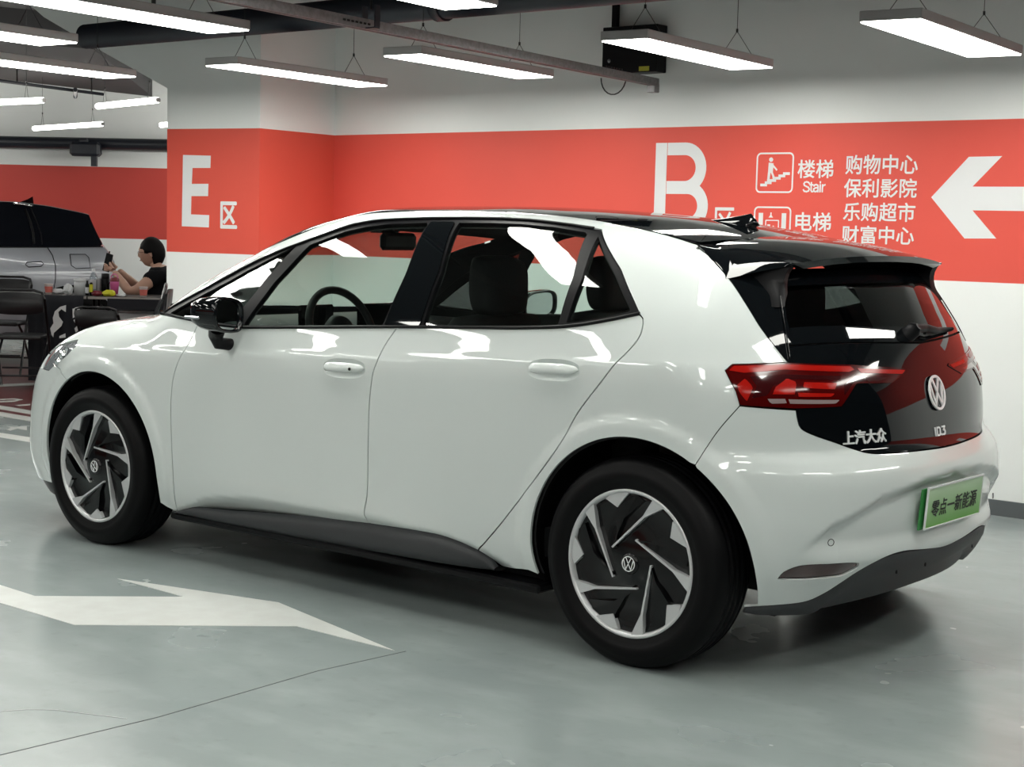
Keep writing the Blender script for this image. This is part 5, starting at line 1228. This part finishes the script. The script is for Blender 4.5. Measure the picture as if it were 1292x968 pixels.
a_c0 = ab(36, 400, 0)[0]; a_c1 = ab(106, 400, 0)[0]
table(-1.75, a_c1+.02, 'long dark table with a pale edge, its front covered by a black cloth')
table(a_c1+.03, a_c1+1.6, 'dark table carrying the bottles and cups beside the pillar')
# cloth with white printed strokes
cl = thing('table_cloth', 'black cloth with white printed strokes hanging from the table front', 'cloth', L2(0, 0, 0), RZ)
mb = MB(); n = 40; V = []
for i in range(n+1):
    a = a_c0+(a_c1-a_c0)*i/n; wv = .010*math.sin(i*.9)+.008*math.sin(i*.37+1)
    V += [(a, .04, TZ+.003), (a, -.012, TZ+.003), (a, -.018+wv*.2, TZ-.06), (a, -.022+wv, .35), (a, -.025+wv*1.5, .03)]
mb.add(V, [(i*5+k, i*5+5+k, i*5+6+k, i*5+1+k) for i in range(n) for k in range(4)], 0, True); mb.build('cloth_sheet', M['cloth'], cl)
def pz(*q): return [tuple(ab(x/6.046, 340+y/6.046, -.04)) for x, y in q]
for P_ in(pz((505, 272), (460, 285), (420, 320), (405, 370), (410, 410), (385, 450), (395, 500), (408, 518), (412, 485), (470, 432), (482, 400), (452, 360), (447, 325), (470, 303), (503, 325)),
          pz((555, 300), (600, 292), (626, 322), (600, 345), (557, 372)), pz((562, 385), (604, 372), (612, 398), (575, 412)), pz((570, 450), (605, 415), (614, 450), (580, 482)), pz((455, 508), (500, 488), (502, 520), (455, 524))):
    mb = MB(); mb.prism(P_, 0, .003, 0, frame((0, -.045, 0), (1, 0, 0), (0, 0, 1))); mb.build('printed_stroke', M['paint'], cl)
mb = MB(); a = ab(159, 392, 0)[0]; mb.box((0, 0, 0), (.62, .02, .085)); o = mb.build('table_cloth', M['cloth']); o.location = L2(ab(165, 385, 0)[0]+.12, -.012, TZ-.055); o.rotation_euler = (0, 0, RZ); tag(o, 'black cloth band along the table front beside the pillar', 'cloth')
aw0 = ab(134, 395, .3)[0]; mb = MB(); mb.box((0, 0, .30), (.75, .30, .60), bev=.01); o = mb.build('storage_box', M['paint']); o.location = L2(aw0+.42, .42, 0); o.rotation_euler = (0, 0, RZ); tag(o, 'white box standing under the table beside the pillar', 'box')
# things on the table --------------------------------------------
M['cup'] = mat('white_paper_cup', (.70, .62, .60), .5); M['cupred'] = mat('pink_cup_print', (.62, .16, .13), .5); M['clear'] = glassmat('clear_plastic', (.80, .84, .86)); M['waterlabel'] = mat('pale_bottle_label', (.55, .55, .58), .4)
M['plasticwhite'] = mat('white_plastic', (.62, .64, .66), .4); M['pink'] = mat('pink_plastic', (.55, .10, .28), .3); M['yellow'] = mat('yellow_packet', (.62, .60, .02), .45); M['maroon'] = mat('dark_red_packet', (.16, .01, .02), .4); M['greycan'] = mat('grey_can', (.20, .20, .21), .35, metal=.5)
def on(px, b): return L2(ab(px, 372, b)[0], b, TZ)
def lathething(name, label, cat, px, b, prof, m, parts=()):
    mb = MB(); mb.lathe(prof, 24); o = mb.build(name, m); o.location = on(px, b); tag(o, label, cat)
    for pn, pp, pm in parts: mb = MB(); mb.lathe(pp, 24); mb.build(pn, pm, o)
    return o
cupP = [(0, .002), (.026, .0), (.036, .085), (.038, .088), (.034, .088), (.026, .012), (0, .012)]
lathething('paper_cup', 'pink and white paper cup at the left end of the table clutter', 'cup', 61.5, .25, cupP, M['cup'], [('cup_print', [(.0285, .015), (.0345, .065)], M['cupred'])])
lathething('paper_cup', 'pink and white paper cup in front of the seated person', 'cup', 181, .10, cupP, M['cup'], [('cup_print', [(.0285, .015), (.0345, .065)], M['cupred'])])
lathething('plastic_jug', 'white plastic container with a wide lid on the table', 'container', 100.5, .25, [(0, 0), (.045, 0), (.048, .10), (.045, .115), (.0, .115)], M['plasticwhite'], [('lid', [(.05, .112), (.052, .116), (.052, .135), (0, .138)], M['plasticwhite'])])
lathething('water_bottle', 'clear water bottle with a white cap, tallest on the table', 'bottle', 118, .32, [(0, 0), (.032, 0), (.034, .06), (.033, .15), (.016, .185), (.013, .20)], M['clear'], [('bottle_cap', [(.015, .198), (.015, .222), (0, .223)], M['plasticwhite']), ('bottle_label', [(.0345, .05), (.0345, .13)], M['waterlabel'])])
lathething('small_bottle', 'small black bottle with a white label on the table', 'bottle', 110, .15, [(0, 0), (.016, 0), (.016, .09), (.009, .105), (.009, .125), (0, .126)], M['trim'], [('bottle_label', [(.0165, .02), (.0165, .07)], M['waterlabel'])])
lathething('small_bottle', 'small dark bottle with a yellow label between the clear bottles', 'bottle', 115, .15, [(0, 0), (.015, 0), (.015, .095), (.010, .11), (0, .112)], M['trim'], [('bottle_label', [(.0155, .03), (.0155, .095)], M['yellow'])])
lathething('drink_can', 'grey can beside the black flask', 'can', 124.5, .22, [(0, 0), (.022, 0), (.024, .01), (.024, .13), (.020, .145), (0, .145)], M['greycan'])
lathething('vacuum_flask', 'tall black cylindrical flask on the table', 'flask', 133, .24, [(0, 0), (.033, 0), (.033, .14), (.031, .142), (.033, .145), (.033, .185), (0, .187)], M['trim'])
tb = lathething('tumbler', 'pink see-through tumbler with a dark handle and lid', 'tumbler', 144.5, .2, [(0, 0), (.028, 0), (.038, .10), (.038, .125), (0, .125)], M['pink'], [('lid', [(.040, .122), (.040, .145), (.022, .155), (0, .156)], M['maroon'])])
mb = MB(); mb.tube([(-.03*EX[0], -.03*EX[1], .02), (-.062*EX[0], -.062*EX[1], .04), (-.066*EX[0], -.066*EX[1], .09), (-.036*EX[0], -.036*EX[1], .115)], .006, 8); mb.build('handle', M['trim'], tb)
mb = MB(); mb.tube([(.03*math.cos(a)*EX[0], .03*math.cos(a)*EX[1], .15+.035*math.sin(a)) for a in np.linspace(0, math.pi, 10)], .005, 8); mb.build('carry_loop', M['pink'], tb)
def crumple(name, label, cat, px, b, d, m, sd):
    r = random.Random(sd); n, k = 14, 7; V = []
    for i in range(k+1):
        for j in range(n):
            t = math.pi*i/k; p = 2*math.pi*j/n; q = 1+r.uniform(-.16, .16)*(0 < i < k); V.append((d[0]/2*math.sin(t)*math.cos(p)*q, d[1]/2*math.sin(t)*math.sin(p)*q, d[2]/2*(1-math.cos(t)*q)))
    zmn = min(v[2] for v in V); V = [(x, y, z-zmn) for x, y, z in V]
    mb = MB(); mb.add(V, [(i*n+j, i*n+(j+1) % n, (i+1)*n+(j+1) % n, (i+1)*n+j) for i in range(k) for j in range(n)], 0, False); o = mb.build(name, m); o.location = on(px, b); o.rotation_euler = (0, 0, RZ); tag(o, label, cat); return o
crumple('snack_packet', 'crumpled bright yellow packet on the table edge', 'packet', 138, .07, (.12, .07, .055), M['yellow'], 1)
crumple('snack_packet', 'crumpled dark red packet beside the yellow one', 'packet', 122, .09, (.09, .06, .045), M['maroon'], 2)
crumple('plastic_bag', 'crumpled white bag leaning on the white container', 'bag', 86, .12, (.08, .07, .10), M['plasticwhite'], 3)
crumple('plastic_wrap', 'low crumpled pale wrapping right of the left paper cup', 'wrap', 73, .30, (.12, .08, .045), M['waterlabel'], 4)
crumple('tissue', 'white crumpled tissue right of the pink tumbler', 'tissue', 153, .10, (.09, .05, .022), M['plasticwhite'], 5)
# chairs -----------------------------------------------------------
M['chairblack'] = mat('black_steel_tube', (.010, .010, .012), .3, metal=.3, coat=.4); M['vinyl'] = mat('black_vinyl', (.012, .012, .014), .45)
def folding_chair(loc, rz, label, w_=.42):
    t = thing('folding_chair', label, 'chair', loc, rz, None); h = w_/2
    for s in(-1, 1):
        mb = MB(); mb.tube([(s*h, .20, .0), (s*h, .02, .40), (s*h*.98, -.16, .78)], .0115, 8); mb.build('long_leg', M['chairblack'], t)
        mb = MB(); mb.tube([(s*(h-.03), -.24, .0), (s*(h-.03), .0, .33), (s*(h-.03), .14, .44)], .0105, 8); mb.build('short_leg', M['chairblack'], t)
    mb = MB(); mb.tube([(-h*.98, -.16, .78), (-h*.9, -.175, .83), (-h*.6, -.18, .85), (h*.6, -.18, .85), (h*.9, -.175, .83), (h*.98, -.16, .78)], .0115, 8); mb.build('top_rail', M['chairblack'], t)
    mb = MB(); n = 12; V = []
    for i in range(n+1):
        x = -h*.96+2*h*.96*i/n; c = -.035*math.cos(math.pi*(i/n-.5)); e_ = .02*(abs(i/n-.5)*2)**3
        V += [(x, -.155+c, .64+e_), (x, -.175+c, .83-e_), (x, -.190+c, .83-e_), (x, -.170+c, .64+e_)]
    mb.add(V, [(i*4+k, i*4+(k+1) % 4, (i+1)*4+(k+1) % 4, (i+1)*4+k) for i in range(n) for k in range(4)]+[(0, 1, 2, 3), (n*4+3, n*4+2, n*4+1, n*4)], 0, True); mb.build('backrest', M['vinyl'], t)
    mb = MB(); mb.box((0, .02, .445), (w_-.05, .38, .035), bev=.012); mb.build('seat', M['vinyl'], t)
    for y, z in((-.17, .12), (.13, .16)):
        mb = MB(); mb.tube([(-h+.02, y, z), (h-.02, y, z)], .009, 8); mb.build('cross_bar', M['chairblack'], t)
    return t
a = ab(27, 400, -.35)[0]
c1_ = folding_chair(L2(a, -.33, .001), RZ+.10, 'black folding chair standing in front of the table at the left edge'); c1_.scale = (1, 1, .95)
a = ab(131, 400, -.3)[0]
c2_ = folding_chair(L2(a, -.28, .001), RZ-.15, 'black folding chair half hidden behind the white car bonnet', .37); c2_.scale = (1, 1, .80)
a = ab(4, 366, .95)[0]
folding_chair(L2(a, .95, .001), RZ+math.pi, 'black folding chair behind the table at the left edge')
pc = CC+ray([(209.5, 380)])[1][0]*10.0; vd = ray([(209.5, 380)])[1][0]; ra = math.atan2(vd[1], vd[0]); pc = pc-np.array((-math.sin(ra), math.cos(ra), 0))*-.18
yc = folding_chair((pc[0], pc[1], .0), ra, 'black folding chair with a yellow tag beside the pillar'); yc.scale = (1, 1, 1.16)
mb = MB(); mb.prism([(-.03, 0), (.03, 0), (.012, .12), (-.006, .12)], 0, .003, 0, frame((-.232, -.20, .62), (0, 1, 0), (0, 0, 1)) @ Matrix.Rotation(math.pi, 4, 'Y')); mb.build('tag', mat('yellow_tag', (.62, .34, .03), .5), yc)
# person -----------------------------------------------------------
M['skin'] = mat('skin', (.46, .27, .20), .5); M['shirt'] = mat('black_tshirt', (.006, .0065, .008), .9, spec=.15, bump=(50, .4)); M['hair'] = mat('black_hair', (.003, .0028, .003), .6, spec=.12, bump=(160, .6)); M['trousers'] = mat('dark_trousers', (.015, .016, .022), .8)
def skin(name, verts, edges, radii, m, parent, sub=2, root=0):
    me = bpy.data.meshes.new(name); me.from_pydata(verts, edges, []); o = bpy.data.objects.new(name, me); COL.objects.link(o)
    md = o.modifiers.new('s', 'SKIN'); md.use_smooth_shade = True
    for i, r in enumerate(radii):
        v = me.skin_vertices[0].data[i]; v.radius = r if isinstance(r, tuple) else (r, r); v.use_root = (i == root)
    sb = o.modifiers.new('d', 'SUBSURF'); sb.levels = sub; sb.render_levels = sub
    bpy.context.view_layer.update(); m2 = bpy.data.meshes.new_from_object(o.evaluated_get(bpy.context.evaluated_depsgraph_get())); bpy.data.objects.remove(o)
    m2.name = name; return link(name, m2, parent, m)
pb = .80
pa, pz_ = ab(191, 316, pb)
per = thing('person', 'seated person in a black t-shirt and glasses looking at a held phone', 'person', L2(pa, pb, 0), RZ)
H = 1.105                        # head centre height
# one continuous body: pelvis, spine, neck, arms, legs (faces local -x)
V = [(.10, 0, .585), (.11, 0, .68), (.10, 0, .82), (.075, 0, .925), (.045, 0, .99), (.025, 0, 1.05),
     (.09, -.15, .925), (-.04, -.22, .80), (-.13, -.235, .755), (-.22, -.17, .85), (-.305, -.10, .935),
     (.09, .15, .925), (-.04, .21, .80), (-.14, .20, .77), (-.22, .10, .86), (-.30, .03, .945),
     (.02, -.10, .55), (-.36, -.12, .53), (-.37, -.12, .25), (-.38, -.12, .07), (-.48, -.12, .035),
     (.02, .10, .55), (-.36, .12, .53), (-.37, .12, .25), (-.38, .12, .07), (-.48, .12, .035)]
Ed = [(0, 1), (1, 2), (2, 3), (3, 4), (4, 5), (3, 6), (6, 7), (7, 8), (8, 9), (9, 10), (3, 11), (11, 12), (12, 13), (13, 14), (14, 15), (0, 16), (16, 17), (17, 18), (18, 19), (19, 20), (0, 21), (21, 22), (22, 23), (23, 24), (24, 25)]
Rr = [(.115, .165), (.145, .165), (.135, .165), (.10, .13), .06, .055, .068, .055, .048, .040, .028, .068, .055, .048, .040, .028, .10, .075, .058, .045, .035, .10, .075, .058, .045, .035]
body = skin('body', V, Ed, Rr, M['skin'], per)
# clothing: t-shirt to mid upper arm, trousers
V2_ = [V[0], V[1], V[2], V[3], (.055, 0, .972), V[6], (-.02, -.20, .825), V[11], (-.02, .20, .825)]; grow = lambda r, k: tuple(q+k for q in r) if isinstance(r, tuple) else r+k
skin('t_shirt', V2_, [(0, 1), (1, 2), (2, 3), (3, 4), (3, 5), (5, 6), (3, 7), (7, 8)], [grow(Rr[0], .012), grow(Rr[1], .018), grow(Rr[2], .016), grow(Rr[3], .016), .068, .086, .078, .086, .078], M['shirt'], per)
skin('trousers', [V[0], V[16], V[17], V[18], (-.38, -.12, .10), V[21], V[22], V[23], (-.38, .12, .10)], [(0, 1), (1, 2), (2, 3), (3, 4), (0, 5), (5, 6), (6, 7), (7, 8)], [(.125, .178), .100, .086, .072, .062, .100, .088, .072, .062], M['trousers'], per)
# head with face
hd_ = MB(); n, k = 28, 20; Vh = []
for i in range(k+1):
    t = math.pi*i/k; zz = math.cos(t)
    for j in range(n):
        p = 2*math.pi*j/n; x = math.cos(p); y = math.sin(p); s_ = math.sin(t)
        rx = .100; ry = .078; rz_ = .122
        jaw = 1-.30*max(0, -zz)**1.2
        X = -.008+rx*s_*x*(jaw if x > 0 else (1-.10*max(0, -zz))); Y = ry*s_*y*jaw; Z = rz_*zz
        if x < -.3:                                    # face side
            fx_ = (-x-.3)/.7
            X -= .020*math.exp(-((Z+.012)/.018)**2-(Y/.016)**2)*fx_+.010*math.exp(-((Z+.058)/.014)**2-(Y/.026)**2)*fx_+.010*math.exp(-((Z+.100)/.02)**2-(Y/.03)**2)*fx_+.006*math.exp(-((Z-.035)/.012)**2-(Y/.05)**2)*fx_
            X += .010*math.exp(-((Z-.012)/.014)**2)*(math.exp(-((abs(Y)-.032)/.014)**2))*fx_
        Vh.append((X, Y, Z))
hd_.add(Vh, [(i*n+j, (i+1)*n+j, (i+1)*n+(j+1) % n, i*n+(j+1) % n) for i in range(k) for j in range(n)], 0, True)
head = hd_.build('head', M['skin'], per, weld=True); head.location = (.0, 0, H); head.rotation_euler = (0, math.radians(-7), 0)
for s in(-1, 1):
    mb = MB(); mb.tube([(.012+.016*math.cos(a)*.7, s*(.079), -.005+.030*math.sin(a)) for a in np.linspace(0, 2*math.pi, 14, endpoint=False)], .006, 6, closed=True); mb.box((.012, s*.077, -.005), (.018, .006, .04), bev=.002); mb.build('ear', M['skin'], head)
    mb = MB(); mb.lathe([(0, .011), (.006, .010), (.010, .005), (.011, 0)], 12, M4=frame((-.088, s*.031, .012), (0, 1, 0), (0, 0, 1))); mb.build('eye', M['plasticwhite'], head)
    mb = MB(); mb.lathe([(0, .0125), (.004, .0115)], 10, M4=frame((-.088, s*.031, .012), (0, 1, 0), (0, 0, 1))); mb.build('iris', M['hair'], head)
    mb = MB(); mb.tube([(-.106, s*(.031)+.022*math.cos(a), .008+.016*math.sin(a)) for a in np.linspace(0, 2*math.pi, 18, endpoint=False)], .0016, 5, closed=True); mb.tube([(-.106, s*.053, .012), (-.06, s*.078, .012), (.01, s*.083, .010)], .0016, 5); mb.build('glasses', M['trim'], head)
mb = MB(); mb.tube([(-.101, -.022, -.060), (-.106, 0, -.058), (-.101, .022, -.060)], [.003, .005, .003], 6); mb.build('mouth', mat('lips', (.36, .12, .10), .5), head)
hm = MB(); Vh = []; rr_ = random.Random(3)
for i in range(k+1):
    t = math.pi*i/k; zz = math.cos(t)
    for j in range(n):
        p = 2*math.pi*j/n; x = math.cos(p); y = math.sin(p); s_ = math.sin(t); q = 1+rr_.uniform(-.025, .025)
        lim = .035 if x < -.45 else (.0 if x < .15 else -.11)                      # hair edge: fringe, over the ears, nape
        lim += .02*rr_.uniform(-1, 1)*.4
        Z = max(.142*zz, lim if x > -.45 else lim+.0); X = .006+.116*s_*x*q; Y = .094*s_*y*q
        if x < -.45: X = X*.96
        if .142*zz < lim: X *= .80; Y *= .80
        Vh.append((X, Y, Z))
hm.add(Vh, [(i*n+j, (i+1)*n+j, (i+1)*n+(j+1) % n, i*n+(j+1) % n) for i in range(k) for j in range(n)], 0, True); hair = hm.build('hair', M['hair'], head, weld=True)
# hands: palm and five fingers each, both around the phone
phc = Vector((-.375, -.045, .995))
def hand(wrist, palm, tips, thumb, par):
    V = [wrist, palm]; E_ = [(0, 1)]; R_ = [(.024, .020), (.030, .018)]
    for tp, base, mid in tips: b = len(V); V += [base, mid, tp]; E_ += [(1, b), (b, b+1), (b+1, b+2)]; R_ += [.0095, .0088, .0078]
    b = len(V); V += [thumb[0], thumb[1]]; E_ += [(0, b), (b, b+1)]; R_ += [.0115, .009]
    return skin('hand', V, E_, R_, M['skin'], par, 2)
for s, w_, pm in((-1, V[10], (-.345, -.085, .965)), (1, V[15], (-.345, .015, .975))):
    tips = []
    for q in range(4):
        z = pm[2]-.024+q*.017; L_ = (.92, 1, 1.06, .97)[q]
        tips.append(((-.398, pm[1]-s*.028*L_, z+.008), (pm[0]-.030*L_, pm[1]+s*.008, z), (-.392*1.0, pm[1]+s*.004-s*.006, z+.005)))
    hand(w_, pm, tips, ((pm[0]+.0, pm[1]-s*.014, pm[2]+.032), (pm[0]-.006, pm[1]-s*.030, pm[2]+.050)), per)
ph = thing('smartphone', 'black phone held up in both hands of the seated person', 'phone', (0, 0, 0), 0); ph.parent = None
R4 = Matrix.Translation(L2(pa, pb, 0)) @ Matrix.Rotation(RZ, 4, 'Z') @ Matrix.Translation((-.375, -.035, 1.01)) @ Matrix.Rotation(math.radians(14), 4, 'Y') @ Matrix.Rotation(math.radians(62), 4, 'Z')
ph.matrix_world = R4
mb = MB(); mb.box((0, 0, 0), (.010, .080, .160), bev=.004); mb.build('phone_case', M['trim'], ph); mb = MB(); mb.box((.0055, 0, 0), (.001, .072, .150)); mb.build('phone_screen', M['black'], ph)
mb = MB(); mb.tube([(0, .01, .078), (.002, .012, .10)], .006, 8); mb.build('phone_strap', M['trim'], ph)
pcx = folding_chair(L2(pa+.14, pb, .0), RZ+math.pi/2, 'black folding chair the person sits on, partly behind the pillar')
